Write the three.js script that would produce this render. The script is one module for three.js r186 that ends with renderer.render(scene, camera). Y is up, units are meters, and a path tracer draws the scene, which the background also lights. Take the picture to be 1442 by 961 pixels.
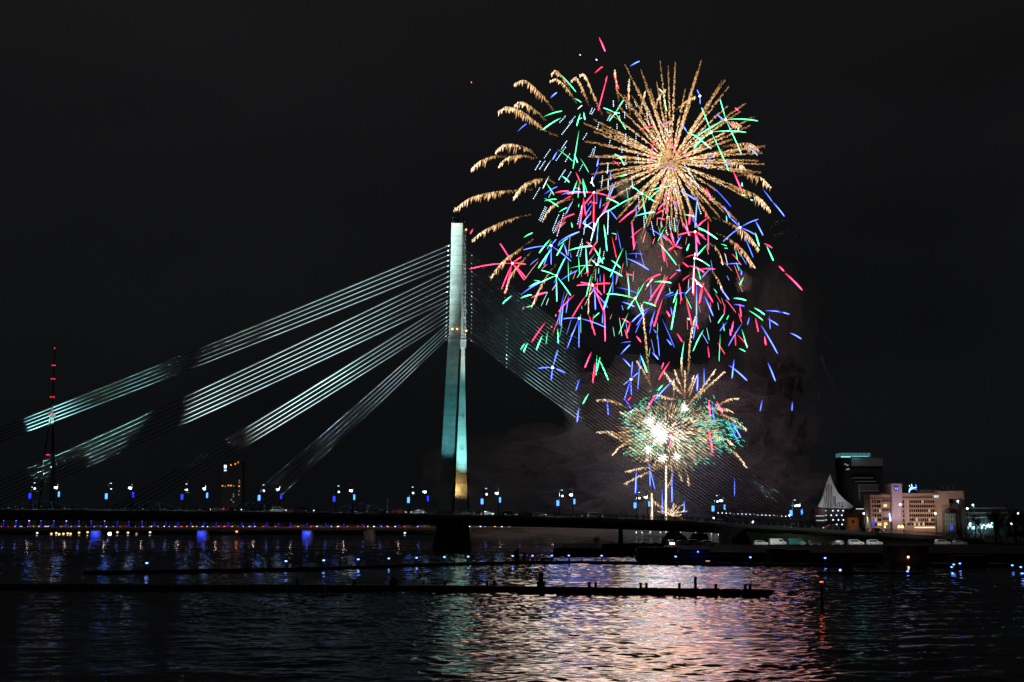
import * as THREE from 'three';
import { mergeGeometries } from 'three/addons/utils/BufferGeometryUtils.js';
import { RoundedBoxGeometry } from 'three/addons/geometries/RoundedBoxGeometry.js';
import { MarchingCubes } from 'three/addons/objects/MarchingCubes.js';
import { ImprovedNoise } from 'three/addons/math/ImprovedNoise.js';

// ---------------------------------------------------------------- camera, sky, exposure
const scene = new THREE.Scene();
const F = 2000, CX = 721, CY = 480.5, EYE = 7, PITCH = Math.atan(264.5 / F);   // focal length in photo pixels, horizon at y = 745
const camera = new THREE.PerspectiveCamera(2 * Math.atan(CY / F) * 180 / Math.PI, 1442 / 961, 1, 9000);
camera.position.set(0, EYE, 0);
camera.rotation.x = PITCH;
scene.add(camera);
const renderer = new THREE.WebGLRenderer({ antialias: true });
renderer.setSize(1024, 682);
renderer.toneMapping = THREE.LinearToneMapping;
renderer.toneMappingExposure = 1;
renderer.shadowMap.enabled = true;

const noise = new ImprovedNoise();
function rng(seed) { let s = seed | 0; return () => { s = (s + 0x6d2b79f5) | 0; let t = Math.imul(s ^ (s >>> 15), 1 | s); t = (t + Math.imul(t ^ (t >>> 7), 61 | t)) ^ t; return ((t ^ (t >>> 14)) >>> 0) / 4294967296; }; }

{ // a clouded city night sky: dark grey, a little uneven
  const W = 512, H = 256, d = new Float32Array(W * H * 4);
  for (let j = 0; j < H; j++) for (let i = 0; i < W; i++) {
    const up = ((j + 0.5) / H - 0.5) * Math.PI, az = ((i + 0.5) / W - 0.5) * 2 * Math.PI;
    const x = Math.cos(az) * Math.cos(up), y = Math.sin(up), z = Math.sin(az) * Math.cos(up);
    const n = noise.noise(x * 3 + 7, y * 7, z * 3) * 0.6 + noise.noise(x * 8, y * 16 + 3, z * 8) * 0.28 + noise.noise(x * 19, y * 40 + 3, z * 19) * 0.12;
    const e = Math.min(1, Math.max(0, y / 0.32)), k = (0.0041 + 0.0026 * e) * (1 + 0.6 * n), o = (j * W + i) * 4;
    d[o] = k * (0.84 + 0.14 * e); d[o + 1] = k * (0.95 + 0.03 * e); d[o + 2] = k * (1.16 - 0.1 * e); d[o + 3] = 1;
  }
  const t = new THREE.DataTexture(d, W, H, THREE.RGBAFormat, THREE.FloatType);
  t.mapping = THREE.EquirectangularReflectionMapping; t.magFilter = THREE.LinearFilter; t.minFilter = THREE.LinearFilter; t.wrapS = THREE.RepeatWrapping; t.needsUpdate = true;
  scene.background = t; scene.environment = t;
}
// what is left of the light above the clouds
const skyLight = new THREE.DirectionalLight(new THREE.Color(0.8, 0.88, 1), 0.006);
skyLight.position.set(-200, 600, 300); skyLight.castShadow = true; skyLight.shadow.radius = 40; skyLight.name = 'night_sky_light';
skyLight.shadow.camera.left = -500; skyLight.shadow.camera.right = 500; skyLight.shadow.camera.top = 500; skyLight.shadow.camera.bottom = -500; skyLight.shadow.camera.far = 3000;
scene.add(skyLight);

// ---------------------------------------------------------------- helpers
const V = (x, y, z) => new THREE.Vector3(x, y, z);
// the point at depth Z metres on the sight line through a photo pixel
function P(px, py, Z) {
  const dx = (px - CX) / F, dy = (CY - py) / F, c = Math.cos(PITCH), s = Math.sin(PITCH), y = dy * c + s, z = dy * s - c, t = Z / -z;
  return V(dx * t, EYE + y * t, -Z);
}
const XZ = (px, Z, y = 0) => { const p = P(px, 745, Z); return V(p.x, y, -Z); };   // a place on the ground or water in that column of the photo
const M = (color, o = {}) => new THREE.MeshStandardMaterial({ color: Array.isArray(color) ? new THREE.Color().setRGB(...color) : color, roughness: 0.8, metalness: 0, ...o });
const GLOW = (r, g, b, k = 1) => new THREE.MeshStandardMaterial({ color: 0x000000, roughness: 1, emissive: new THREE.Color().setRGB(r, g, b), emissiveIntensity: k });
const taken = new Map();
function numbered(name) { const n = taken.get(name) || 0; taken.set(name, n + 1); return n ? name + '_' + String(n).padStart(3, '0') : name; }
function shadows(o) { o.castShadow = true; o.receiveShadow = true; return o; }
function mesh(name, g, m, parent) { const o = shadows(new THREE.Mesh(Array.isArray(g) ? merge(g) : g, m)); o.name = name; if (parent) parent.add(o); return o; }
function info(o, label, category, group, kind) { o.userData = { label, category }; if (group) o.userData.group = group; if (kind) o.userData.kind = kind; return o; }
function thing(name, label, category, pos, turn = 0, group) {
  const o = new THREE.Group(); o.name = numbered(name); scene.add(o);
  if (pos) o.position.copy(pos); o.rotation.y = turn;
  return info(o, label, category, group);
}
function single(name, g, m, label, category, group) { const o = mesh(numbered(name), g, m, scene); return info(o, label, category, group); }
function struct(name, g, m, label) { const o = mesh(name, g, m, scene); o.userData = { kind: 'structure', label, category: name.replace(/_/g, ' ').split(' ').slice(-2).join(' ') }; return o; }
function copyOf(src, base, pos, turn, label, group) { const c = src.clone(); c.name = numbered(base); scene.add(c); if (pos) c.position.copy(pos); if (turn !== undefined) c.rotation.y = turn; c.userData = { ...src.userData }; if (label) c.userData.label = label; if (group) c.userData.group = group; return c; }
function merge(list) {
  const l = list.map((g) => { g = g.index ? g.toNonIndexed() : g; for (const k of Object.keys(g.attributes)) if (!['position', 'normal', 'uv'].includes(k)) g.deleteAttribute(k); return g; });
  const uv = l.every((g) => g.attributes.uv); if (!uv) l.forEach((g) => g.deleteAttribute('uv'));
  return mergeGeometries(l);
}
const box = (w, h, d, x = 0, y = 0, z = 0) => new THREE.BoxGeometry(w, h, d).translate(x, y, z);
const cyl = (r1, r2, h, x = 0, y = 0, z = 0, n = 10) => new THREE.CylinderGeometry(r1, r2, h, n).translate(x, y, z);
const ball = (r, x = 0, y = 0, z = 0, d = 1) => new THREE.IcosahedronGeometry(r, d).translate(x, y, z);
// a tube along points; r is one radius or a function of 0..1
function tube(pts, r, n = 6, closed = true) {
  const R = typeof r === 'function' ? r : () => r, pos = [], nor = [], idx = [], uv = [], up = V(0, 1, 0), side = V(0, 0, 0), t = V(0, 0, 0), b = V(0, 0, 0);
  pts.forEach((p, i) => {
    t.subVectors(pts[Math.min(i + 1, pts.length - 1)], pts[Math.max(i - 1, 0)]).normalize();
    side.crossVectors(t, Math.abs(t.y) > 0.95 ? V(0, 0, 1) : up).normalize(); b.crossVectors(side, t);
    const rr = R(i / (pts.length - 1));
    for (let k = 0; k < n; k++) { const a = k / n * 2 * Math.PI, nx = side.x * Math.cos(a) + b.x * Math.sin(a), ny = side.y * Math.cos(a) + b.y * Math.sin(a), nz = side.z * Math.cos(a) + b.z * Math.sin(a); pos.push(p.x + nx * rr, p.y + ny * rr, p.z + nz * rr); nor.push(nx, ny, nz); uv.push(k / n, i / (pts.length - 1)); }
  });
  for (let i = 0; i < pts.length - 1; i++) for (let k = 0; k < n; k++) { const a = i * n + k, c = i * n + (k + 1) % n; idx.push(a, c, a + n, c, c + n, a + n); }
  if (closed) for (const e of [0, pts.length - 1]) for (let k = 1; k < n - 1; k++) idx.push(e * n, ...(e ? [e * n + k, e * n + k + 1] : [e * n + k + 1, e * n + k]));
  const g = new THREE.BufferGeometry(); g.setAttribute('position', new THREE.Float32BufferAttribute(pos, 3)); g.setAttribute('normal', new THREE.Float32BufferAttribute(nor, 3)); g.setAttribute('uv', new THREE.Float32BufferAttribute(uv, 2)); g.setIndex(idx);
  return g;
}
const bar = (a, b, r, n = 6) => tube([a, b], r, n);
// a prism between a lower and an upper loop of corners
function loft(lo, hi) {
  const n = lo.length, pos = [], tri = (...v) => v.forEach((p) => pos.push(p.x, p.y, p.z));
  for (let i = 0; i < n; i++) { const j = (i + 1) % n; tri(lo[i], lo[j], hi[j]); tri(lo[i], hi[j], hi[i]); }
  for (let i = 1; i < n - 1; i++) { tri(lo[0], lo[i + 1], lo[i]); tri(hi[0], hi[i], hi[i + 1]); }
  const g = new THREE.BufferGeometry(); g.setAttribute('position', new THREE.Float32BufferAttribute(pos, 3)); g.computeVertexNormals(); return g;
}
// a mottled tone: blotches of stain and fine grain, for concrete and the like
function grain(seed, a, b, big, small) {
  const N = 256, d = new Uint8Array(N * N * 4), R = rng(seed);
  for (let j = 0; j < N; j++) for (let i = 0; i < N; i++) {
    const u = i / N, v = j / N, w = (f, o) => { const x = noise.noise(u * f, v * f, o) * (1 - u) + noise.noise((u - 1) * f, v * f, o) * u, y = noise.noise(u * f, (v - 1) * f, o) * (1 - u) + noise.noise((u - 1) * f, (v - 1) * f, o) * u; return x * (1 - v) + y * v; };
    let k = 0.5 + big * (w(5, seed) + 0.6 * w(13, seed + 3)) + small * (R() - 0.5); k = Math.min(1, Math.max(0, k));
    for (let c = 0; c < 3; c++) d[(j * N + i) * 4 + c] = 255 * (a[c] + (b[c] - a[c]) * k); d[(j * N + i) * 4 + 3] = 255;
  }
  const t = new THREE.DataTexture(d, N, N); t.colorSpace = THREE.SRGBColorSpace; t.wrapS = t.wrapT = THREE.RepeatWrapping; t.magFilter = t.minFilter = THREE.LinearFilter; t.needsUpdate = true; return t;
}
// uv in metres from the main axis of each face
function metricUV(g, size) {
  g = g.index ? g.toNonIndexed() : g; const p = g.attributes.position, n = g.attributes.normal, uv = [];
  for (let i = 0; i < p.count; i++) { const ax = Math.abs(n.getX(i)), ay = Math.abs(n.getY(i)), az = Math.abs(n.getZ(i)); uv.push(...(ay > ax && ay > az ? [p.getX(i), p.getZ(i)] : ax > az ? [p.getZ(i), p.getY(i)] : [p.getX(i), p.getY(i)]).map((x) => x / size)); }
  g.setAttribute('uv', new THREE.Float32BufferAttribute(uv, 2)); return g;
}
// a lamp on something: a PointLight at its glowing mesh
function point(parent, at, color, cd, size = 0.15) { const l = new THREE.PointLight(new THREE.Color().setRGB(...color), cd, 0, 2); l.position.copy(at); l.castShadow = true; l.shadow.radius = size / 0.02; l.name = 'light'; parent.add(l); return l; }
const M_ = { dark: M([0.03, 0.03, 0.032]), steel: M([0.22, 0.23, 0.24], { roughness: 0.45, metalness: 0.6 }), housing: M([0.06, 0.06, 0.065], { roughness: 0.5 }) };
// a lamp that throws its light down in a cone
function down(parent, at, color, cd, angle = 1.1, size = 0.3) { const l = new THREE.SpotLight(new THREE.Color().setRGB(...color), cd, 0, angle, 0.6, 2); l.position.copy(at); l.castShadow = true; l.shadow.radius = size / 0.02; l.name = 'light'; parent.add(l); parent.add(l.target); l.target.name = 'aim'; l.target.position.set(at.x, at.y - 5, at.z); return l; }
function flood(label, at, to, color, cd, angle, pen = 0.6, group = 'floodlights on the bridge', s = 0.5, name = 'floodlight') {
  const g = thing(name, label, 'floodlight', at, 0, group), dir = to.clone().sub(at).normalize();
  const head = new THREE.Object3D(); head.lookAt(dir); head.updateMatrix();
  mesh('housing', new THREE.CylinderGeometry(0.55 * s, 0.4 * s, 0.7 * s, 14).rotateX(Math.PI / 2).translate(0, 0, -0.37 * s).applyMatrix4(head.matrix), M_.housing, g);
  mesh('lens', new THREE.CylinderGeometry(0.48 * s, 0.48 * s, 0.04, 14).rotateX(Math.PI / 2).translate(0, 0, 0.02).applyMatrix4(head.matrix), GLOW(...color, 1.2), g);
  mesh('bracket', [box(0.12 * s, 0.9 * s, 0.12 * s, 0.6 * s, -0.45 * s, 0), box(0.12 * s, 0.9 * s, 0.12 * s, -0.6 * s, -0.45 * s, 0), box(1.4 * s, 0.1 * s, 0.5 * s, 0, -0.92 * s, 0)], M_.steel, g);
  const l = new THREE.SpotLight(new THREE.Color().setRGB(...color), cd, 0, angle, pen, 2); l.position.copy(dir).multiplyScalar(0.12); l.castShadow = true; l.shadow.radius = 0.4 * s / 0.02; l.name = 'light';
  l.target.position.copy(to); g.add(l); l.target.updateMatrixWorld();
  return g;
}

// ---------------------------------------------------------------- the river
{
  const R = rng(11), W = [];
  const N = 54;
  for (let i = 0; i < N; i++) {
    const lam = 0.34 * Math.pow(30, (i + R() * 0.8) / N), k = 2 * Math.PI / lam, a = 1.42 + (R() + R() - 1) * 1.2, slope = 0.135 * Math.sqrt(2 / N) * (lam > 4 ? 0.55 : 1);
    W.push([k * Math.cos(a), k * Math.sin(a), slope / k, R() * 6.283]);
  }
  const wave = (x, z, out) => {
    // gusts: patches of livelier and of calmer water
    const gust = 0.95 + 0.5 * noise.noise(x / 34, z / 60, 3.3) + 0.35 * noise.noise(x / 9, z / 17, 8.1);
    let h = 0, hx = 0, hz = 0;
    for (const [kx, kz, a, p] of W) { const q = kx * x + kz * z + p, c = a * Math.cos(q); h += a * Math.sin(q); hx += kx * c; hz += kz * c; }
    out[0] = h * gust; out[1] = hx * gust; out[2] = hz * gust;
  };
  const list = [];
  const strip = (Z0, Z1, dz, dx, half, flat) => {
    const zs = [Z0]; while (zs[zs.length - 1] < Z1) { const z = zs[zs.length - 1]; zs.push(Math.min(Z1, z + dz(z))); }
    const nx = Math.ceil(2 * half / dx), pos = new Float32Array(zs.length * (nx + 1) * 3), nor = new Float32Array(pos.length), idx = new Uint32Array((zs.length - 1) * nx * 6), o = [0, 0, 0];
    let q = 0, w = 0;
    for (const Z of zs) for (let i = 0; i <= nx; i++) {
      const x = -half + i * 2 * half / nx; if (flat) o.fill(0); else wave(x, -Z, o);
      const l = Math.hypot(o[1], 1, o[2]); pos[q] = x; pos[q + 1] = o[0]; pos[q + 2] = -Z; nor[q] = -o[1] / l; nor[q + 1] = 1 / l; nor[q + 2] = -o[2] / l; q += 3;
    }
    for (let j = 0; j < zs.length - 1; j++) for (let i = 0; i < nx; i++) { const a = j * (nx + 1) + i, b = a + nx + 1; idx.set([a, a + 1, b, a + 1, b + 1, b], w); w += 6; }
    const g = new THREE.BufferGeometry(); g.setAttribute('position', new THREE.BufferAttribute(pos, 3)); g.setAttribute('normal', new THREE.BufferAttribute(nor, 3)); g.setIndex(new THREE.BufferAttribute(idx, 1)); list.push(g);
  };
  strip(-400, 52, () => 30, 30, 1200, true);
  strip(52, 160, (z) => 0.12 * (z / 52) ** 1.5, 0.16, 76);
  strip(160, 500, (z) => 0.7 * (z / 160) ** 1.3, 0.6, 225);
  strip(500, 1700, (z) => 6, 6, 780);
  strip(1700, 8600, () => 300, 300, 5100, true);
  const water = new THREE.MeshPhysicalMaterial({ color: new THREE.Color().setRGB(0.004, 0.006, 0.008), roughness: 0.09, ior: 1.333 });
  struct('river', mergeGeometries(list), water, 'dark rippled river water with glittering reflections of the fireworks');
}

// ---------------------------------------------------------------- land
const TOP = 2.0;
function slab(pts, y0, y1) {
  const s = new THREE.Shape(pts.map(([x, z]) => new THREE.Vector2(x, z)));
  return new THREE.ExtrudeGeometry(s, { depth: y1 - y0, bevelEnabled: false }).rotateX(Math.PI / 2).translate(0, y1, 0);
}
const xz = (px, Z) => { const p = XZ(px, Z); return [p.x, p.z]; };
const groundMap = grain(5, [0.08, 0.085, 0.075], [0.15, 0.15, 0.13], 0.5, 0.5);
const grassMap = grain(9, [0.1, 0.12, 0.07], [0.2, 0.22, 0.12], 0.5, 0.7);
struct('river_bank', metricUV(slab([xz(779, 368), xz(893, 366), xz(897, 306), xz(1150, 300), xz(1700, 285), [1100, -285], [1100, -2000], xz(900, 2000), xz(868, 930), xz(840, 640), xz(800, 500)], -3, TOP), 9), new THREE.MeshPhysicalMaterial({ map: groundMap, roughness: 1, specularIntensity: 0.05 }), 'dark quayside and car park on the bank beside the bridge');
struct('far_bank', metricUV(slab([[-1400, -1650], [xz(905, 2000)[0], -1650], [1500, -2100], [1800, -4200], [-2600, -4200]], -3, 3), 14), M([0.02, 0.022, 0.02], { roughness: 1 }), 'unlit far shore behind the bridges');

// ---------------------------------------------------------------- the cable-stayed bridge
const ZN = 458, ZM = 472, ZF = 486;                                   // near edge, median, far edge of the deck
const railPx = [[-520, 711], [-300, 712], [0, 713], [220, 714.5], [430, 717], [640, 720.5], [860, 725.5], [1000, 731], [1100, 736.5], [1240, 745.5], [1442, 757], [1700, 768]];
const deckCurve = new THREE.CatmullRomCurve3(railPx.map(([x, y]) => P(x, y, ZN)));
const deckPts = deckCurve.getSpacedPoints(140);
function deckY(x) { for (let i = 1; i < deckPts.length; i++) if (deckPts[i].x >= x) { const a = deckPts[i - 1], b = deckPts[i], t = (x - a.x) / (b.x - a.x); return a.y + (b.y - a.y) * t - 1.15; } return deckPts[deckPts.length - 1].y - 1.15; }
const onDeck = (px, Z, up = 0) => { const x = XZ(px, Z).x; return V(x, deckY(x) + up, -Z); };

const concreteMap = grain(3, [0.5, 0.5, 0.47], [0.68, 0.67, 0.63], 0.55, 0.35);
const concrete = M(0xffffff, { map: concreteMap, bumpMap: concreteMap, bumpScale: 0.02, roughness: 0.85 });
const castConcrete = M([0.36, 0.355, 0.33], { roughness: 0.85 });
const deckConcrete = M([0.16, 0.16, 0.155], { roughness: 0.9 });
const bridge = thing('cable_stayed_bridge', 'long cable-stayed road bridge with one tall concrete pylon over the river', 'bridge');
{
  const sect = [[ZN, 0], [ZN, -1.0], [ZN + 3, -1.4], [ZN + 6.5, -3.3], [ZF - 6.5, -3.3], [ZF - 3, -1.4], [ZF, -1.0], [ZF, 0]];
  const loop = (p) => sect.map(([Z, dy]) => V(p.x, p.y - 1.15 + dy - 0.012, -Z)), gs = [];
  for (let i = 0; i < deckPts.length - 1; i++) gs.push(loft(loop(deckPts[i + 1]), loop(deckPts[i])));
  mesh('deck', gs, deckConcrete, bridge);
  const road = [];
  for (let i = 0; i < deckPts.length - 1; i++) { const a = deckPts[i], b = deckPts[i + 1]; const q = (p, Z, dy) => V(p.x, p.y - 1.15 + dy, -Z); road.push(loft([q(a, ZN + 3.2, -0.006), q(b, ZN + 3.2, -0.006), q(b, ZF - 3.2, -0.006), q(a, ZF - 3.2, -0.006)], [q(a, ZN + 3.2, 0.002), q(b, ZN + 3.2, 0.002), q(b, ZF - 3.2, 0.002), q(a, ZF - 3.2, 0.002)])); }
  mesh('carriageway', road, M([0.05, 0.05, 0.052], { roughness: 0.85 }), bridge);
  for (const Z of [ZN + 3, ZF - 3]) { const k = []; for (let i = 0; i < deckPts.length - 1; i++) { const a = deckPts[i], b = deckPts[i + 1], q = (p, z, dy) => V(p.x, p.y - 1.15 + dy, -z); k.push(loft([q(a, Z - 0.15, 0), q(b, Z - 0.15, 0), q(b, Z + 0.15, 0), q(a, Z + 0.15, 0)], [q(a, Z - 0.15, 0.14), q(b, Z - 0.15, 0.14), q(b, Z + 0.15, 0.14), q(a, Z + 0.15, 0.14)])); } mesh('kerb', k, castConcrete, bridge); }
  // parapets: handrail, two lower rails and posts
  for (const Z of [ZN + 0.25, ZF - 0.25]) {
    const along = (dy, r) => tube(deckPts.map((p) => V(p.x, p.y - 1.15 + dy, -Z)), r, 5), ra = mesh('handrail', [along(1.15, 0.07), along(0.75, 0.035), along(0.4, 0.035)], M([0.7, 0.71, 0.7], { roughness: 0.6 }), bridge);
    const posts = []; for (let x = deckPts[0].x; x < deckPts[deckPts.length - 1].x; x += 2.2) posts.push(box(0.09, 1.15, 0.09, x, deckY(x) + 0.57, -Z));
    const pm = mesh('parapet_posts', posts, ra.material, bridge); pm.userData.kind = 'stuff';
  }
  // pier under the pylon, the abutment, and the pier beyond
  const q = (px, py, Z) => P(px, py, Z);
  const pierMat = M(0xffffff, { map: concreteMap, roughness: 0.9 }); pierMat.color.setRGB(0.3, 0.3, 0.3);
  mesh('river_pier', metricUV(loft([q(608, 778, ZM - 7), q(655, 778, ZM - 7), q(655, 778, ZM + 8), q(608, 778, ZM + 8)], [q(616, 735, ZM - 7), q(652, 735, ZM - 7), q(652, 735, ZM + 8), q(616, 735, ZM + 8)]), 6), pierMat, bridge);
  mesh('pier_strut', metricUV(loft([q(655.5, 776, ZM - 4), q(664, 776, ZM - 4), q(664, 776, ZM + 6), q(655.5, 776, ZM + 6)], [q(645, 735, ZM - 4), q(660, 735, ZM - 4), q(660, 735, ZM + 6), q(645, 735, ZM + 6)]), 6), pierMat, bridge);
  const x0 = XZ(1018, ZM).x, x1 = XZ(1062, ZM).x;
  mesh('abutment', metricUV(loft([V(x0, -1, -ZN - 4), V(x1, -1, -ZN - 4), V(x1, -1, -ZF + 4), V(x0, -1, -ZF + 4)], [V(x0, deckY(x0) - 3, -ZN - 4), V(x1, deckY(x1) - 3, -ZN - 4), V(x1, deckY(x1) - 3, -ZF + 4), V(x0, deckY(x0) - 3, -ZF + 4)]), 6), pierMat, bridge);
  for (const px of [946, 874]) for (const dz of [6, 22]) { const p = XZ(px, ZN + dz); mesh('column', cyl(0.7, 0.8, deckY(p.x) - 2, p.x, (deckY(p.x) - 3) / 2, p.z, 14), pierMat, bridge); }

  // the pylon: cast in lifts, with a recessed joint between them
  const pylon = new THREE.Group(); pylon.name = 'pylon'; bridge.add(pylon);
  const prof = [[314, 635.8, 651.4, 652.6], [320, 635.5, 651.2, 656], [470, 632.2, 649, 656.4], [482, 630.8, 648.3, 656.4], [520, 628.4, 646.4, 656.5], [722, 617, 637.5, 660.5], [738, 615.5, 636, 661]];
  const at = (y) => { let i = 1; while (i < prof.length - 1 && prof[i][0] < y) i++; const a = prof[i - 1], b = prof[i], t = (y - a[0]) / (b[0] - a[0]); return [1, 2, 3].map((k) => a[k] + (b[k] - a[k]) * t); };
  const ring = (y, inset = 0) => { const [l, m, r] = at(y), f = (r - m) / 20; return [P(l + inset, y, ZM), P(m, y, ZM - 3.6 + inset * 0.2), P(r - inset, y, ZM - 3.6 + 4.2 * Math.min(1, 0.35 + f * 0.7) + inset * 0.1), P(r - inset - 1, y, ZM + 3.5), P(l + 3 + inset, y, ZM + 4.5)]; };
  const cuts = [738]; let y = 722; const R = rng(4); while (y > 330) { cuts.push(y); y -= 12.5 + R() * 2.5; } cuts.push(314);
  for (let i = 0; i < cuts.length - 1; i++) {
    const a = cuts[i] - 0.25, b = cuts[i + 1] + 0.25;
    const ringed = a > 482 && b < 482 ? b : b;
    const sm = concrete.clone(); sm.color.setRGB(...[0.8 + R() * 0.2].flatMap((k) => [k, k, k * 0.98]));
    mesh('concrete_lift', metricUV(loft(ring(a), ring(ringed)), 7), sm, pylon);
  }
  mesh('joint_core', cuts.slice(0, -1).map((c, i) => loft(ring(c, 0.9), ring(cuts[i + 1], 0.9))), deckConcrete, pylon);
  // flanges either side of the channel on the side face, and its inspection hatches
  const edge = (k, out) => { const p = []; for (let yy = 720; yy >= 484; yy -= 12) { const r = ring(yy)[k]; p.push(V(r.x + out, r.y, r.z + 0.25)); } return tube(p, 0.38, 6); };
  mesh('flange', edge(1, 0.1), castConcrete, pylon); mesh('flange', edge(2, -0.2), castConcrete, pylon);
  for (const yy of [586, 632, 691]) { const r = ring(yy), c = r[1].clone().lerp(r[2], 0.55), n = V(-(r[2].z - r[1].z), 0, r[2].x - r[1].x).normalize(); const g = new THREE.TorusGeometry(0.42, 0.11, 8, 20); const o = new THREE.Object3D(); o.lookAt(n); o.updateMatrix(); mesh('inspection_hatch', g.applyMatrix4(o.matrix).translate(c.x + n.x * 0.12, c.y, c.z + n.z * 0.12), deckConcrete, pylon); }
  // cable anchor boxes down the side of the head
  for (let k = 0; k < 26; k++) { const yy = 326 + k * 5.8, r = ring(yy), c = r[1].clone().lerp(r[2], 0.62); mesh('anchor_box', new RoundedBoxGeometry(0.95, 0.95, 0.8, 1, 0.08).translate(c.x, c.y, c.z + 0.12), castConcrete, pylon); }
  mesh('band', loft(ring(480.5, -0.7), ring(478, -0.7)), castConcrete, pylon);
  // aerials on the head
  for (const [px, h, r] of [[645.2, 21, 0.16], [640, 12, 0.1], [637.5, 9, 0.1], [643.5, 6, 0.14], [653, 10, 0.1]]) { const b = P(px, 314.5, ZM + 0.5); const aerial = mesh('aerial', [bar(b, V(b.x, b.y + h * 0.236, b.z), r, 6), box(0.5, 0.5, 0.4, b.x, b.y + 0.5, b.z)], M_.steel, pylon); if (h === 12) mesh('cross_arm', box(1.1, 0.15, 0.15, b.x - 0.3, b.y + 1.9, b.z), M_.steel, aerial); }
  const amber = GLOW(1, 0.32, 0.06, 7);
  for (const [px, py, dz] of [[640.3, 317.8, 2.6], [645.8, 317.8, 3.3], [656.4, 323.5, 2], [637, 463.5, 2.6], [643.8, 463.5, 3.3], [656.8, 466, 2]]) { const p = P(px, py, ZM - dz - 0.6); const l = mesh('warning_light', ball(0.26, p.x, p.y, p.z, 1), amber, pylon); point(pylon, p, [1, 0.32, 0.06], 5, 0.2); }

  // stay cables, one by one
  const cableMat = M([0.62, 0.64, 0.64], { roughness: 0.5 });
  const clampMat = M([0.75, 0.76, 0.76], { roughness: 0.5 });
  const stay = (pyl, pyY, dx, lefty) => {
    const a = P(pyl, pyY, ZM), xe = XZ(dx, ZM).x, b = V(xe, deckY(xe) + 0.1, -ZM), pts = [];
    for (let i = 0; i <= 16; i++) { const t = i / 16, p = a.clone().lerp(b, t); p.y -= 4 * t * (1 - t) * a.distanceTo(b) * 0.006; pts.push(p); }
    const c = mesh('stay_cable', tube(pts, 0.13, 6), cableMat, bridge);
    const cl = (px) => { const X = XZ(px, ZM).x; const t = (X - a.x) / (b.x - a.x); if (t < 0 || t > 1) return; const i = Math.min(15, Math.floor(t * 16)), p = pts[i].clone().lerp(pts[i + 1], t * 16 - i); mesh('clamp', new THREE.OctahedronGeometry(0.24, 1).scale(1, 1.2, 1).translate(p.x, p.y, p.z), clampMat, c); };
    cl(lefty ? pyl - 6.5 : 662.8); if (!lefty && pyY > 400) cl(713.5);
    const t0 = bar(b, b.clone().lerp(a, 4.5 / a.distanceTo(b)), 0.2, 8); mesh('anchor_sleeve', t0, M_.steel, c);
  };
  const G = [[[344.5, 351, 358, 365.5, 372.5], [-300, -290, -280, -270, -260]], [[381, 388, 395, 402, 409, 416, 422], [-92, -79, -66, -54, -42, -29, -17]], [[425, 431, 437.5, 444, 449.5], [150, 160.5, 171, 181.5, 192]], [[454, 459, 464, 469, 474], [327, 337.5, 348, 358, 368.5]]];
  for (const [ys, xs] of G) ys.forEach((yy, i) => stay(at(yy)[0] + 0.6, yy, xs[i], true));
  for (let k = 0; k < 22; k++) stay(655.6, 353 + k * 5.75, 1166 - k * 6.85, false);
}
// floodlights that wash the pylon and the stays
const teal = [0.42, 0.95, 1.0], cool = [0.7, 0.97, 1.0], grp = 'floodlights on the bridge deck';
flood('teal floodlight on the near parapet aimed at the pylon head', onDeck(592, ZN + 1.2, 0.5), P(643, 400, ZM - 2), [0.66, 0.95, 1], 7000, 0.16, 0.7);
flood('teal floodlight on the deck washing the dark pylon leg', onDeck(600, ZN - 0.6 + 2, 0.5), P(628, 590, ZM - 2), [0.2, 0.85, 1], 6500, 0.26, 1);
flood('cool floodlight on the deck aimed up the narrow pylon side', onDeck(712, ZN + 2, 0.5), P(654, 420, ZM), [0.72, 0.97, 1], 52000, 0.14, 0.5);
flood('teal floodlight on the deck aimed at the pylon channel', onDeck(690, ZN + 2, 0.5), P(650, 600, ZM), [0.25, 0.9, 1], 15000, 0.34, 1);
{ const p = P(648.5, 699, ZM - 6.2); flood('warm floodlight at the foot of the pylon channel', p, P(649.5, 672, ZM - 1.8), [1, 0.66, 0.24], 300, 1.25, 0.9, undefined, 0.45); }
const wash = (px, tx, ty, cd, ang, col, label) => flood(label, onDeck(px, ZN + 1.5, 0.5), P(tx, ty, ZM), col, cd, ang, 1);
wash(545, 582, 440, 100000, 0.22, cool, 'floodlight on the deck beside the pylon aimed at the cable heads');
wash(500, 562, 510, 100000, 0.26, cool, 'floodlight under the steepest stays near the pylon');
wash(430, 480, 590, 190000, 0.42, teal, 'floodlight by the middle of the steepest stays');
wash(372, 400, 655, 120000, 0.55, cool, 'floodlight by the anchors of the steepest stays');
wash(400, 500, 500, 190000, 0.26, cool, 'floodlight aimed at the upper middle stays');
wash(310, 410, 560, 190000, 0.34, cool, 'floodlight below the middle stays');
wash(230, 290, 630, 170000, 0.42, cool, 'floodlight by the anchors of the middle stays');
wash(330, 480, 450, 330000, 0.2, cool, 'floodlight aimed at the bundle of seven stays');
wash(200, 330, 515, 300000, 0.26, cool, 'floodlight below the bundle of seven stays');
wash(90, 150, 605, 130000, 0.34, teal, 'teal floodlight below the bundle of seven stays');
wash(30, 70, 645, 170000, 0.4, teal, 'teal floodlight by the anchors of the seven stays');
wash(380, 530, 395, 380000, 0.15, cool, 'floodlight aimed at the shallowest stays near the pylon head');
wash(280, 430, 435, 330000, 0.17, cool, 'floodlight aimed at the shallowest stays');
wash(120, 210, 520, 170000, 0.2, teal, 'teal floodlight aimed at the middle of the shallowest stays');
wash(10, 70, 575, 230000, 0.26, teal, 'teal floodlight aimed at the far ends of the shallowest stays');
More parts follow.
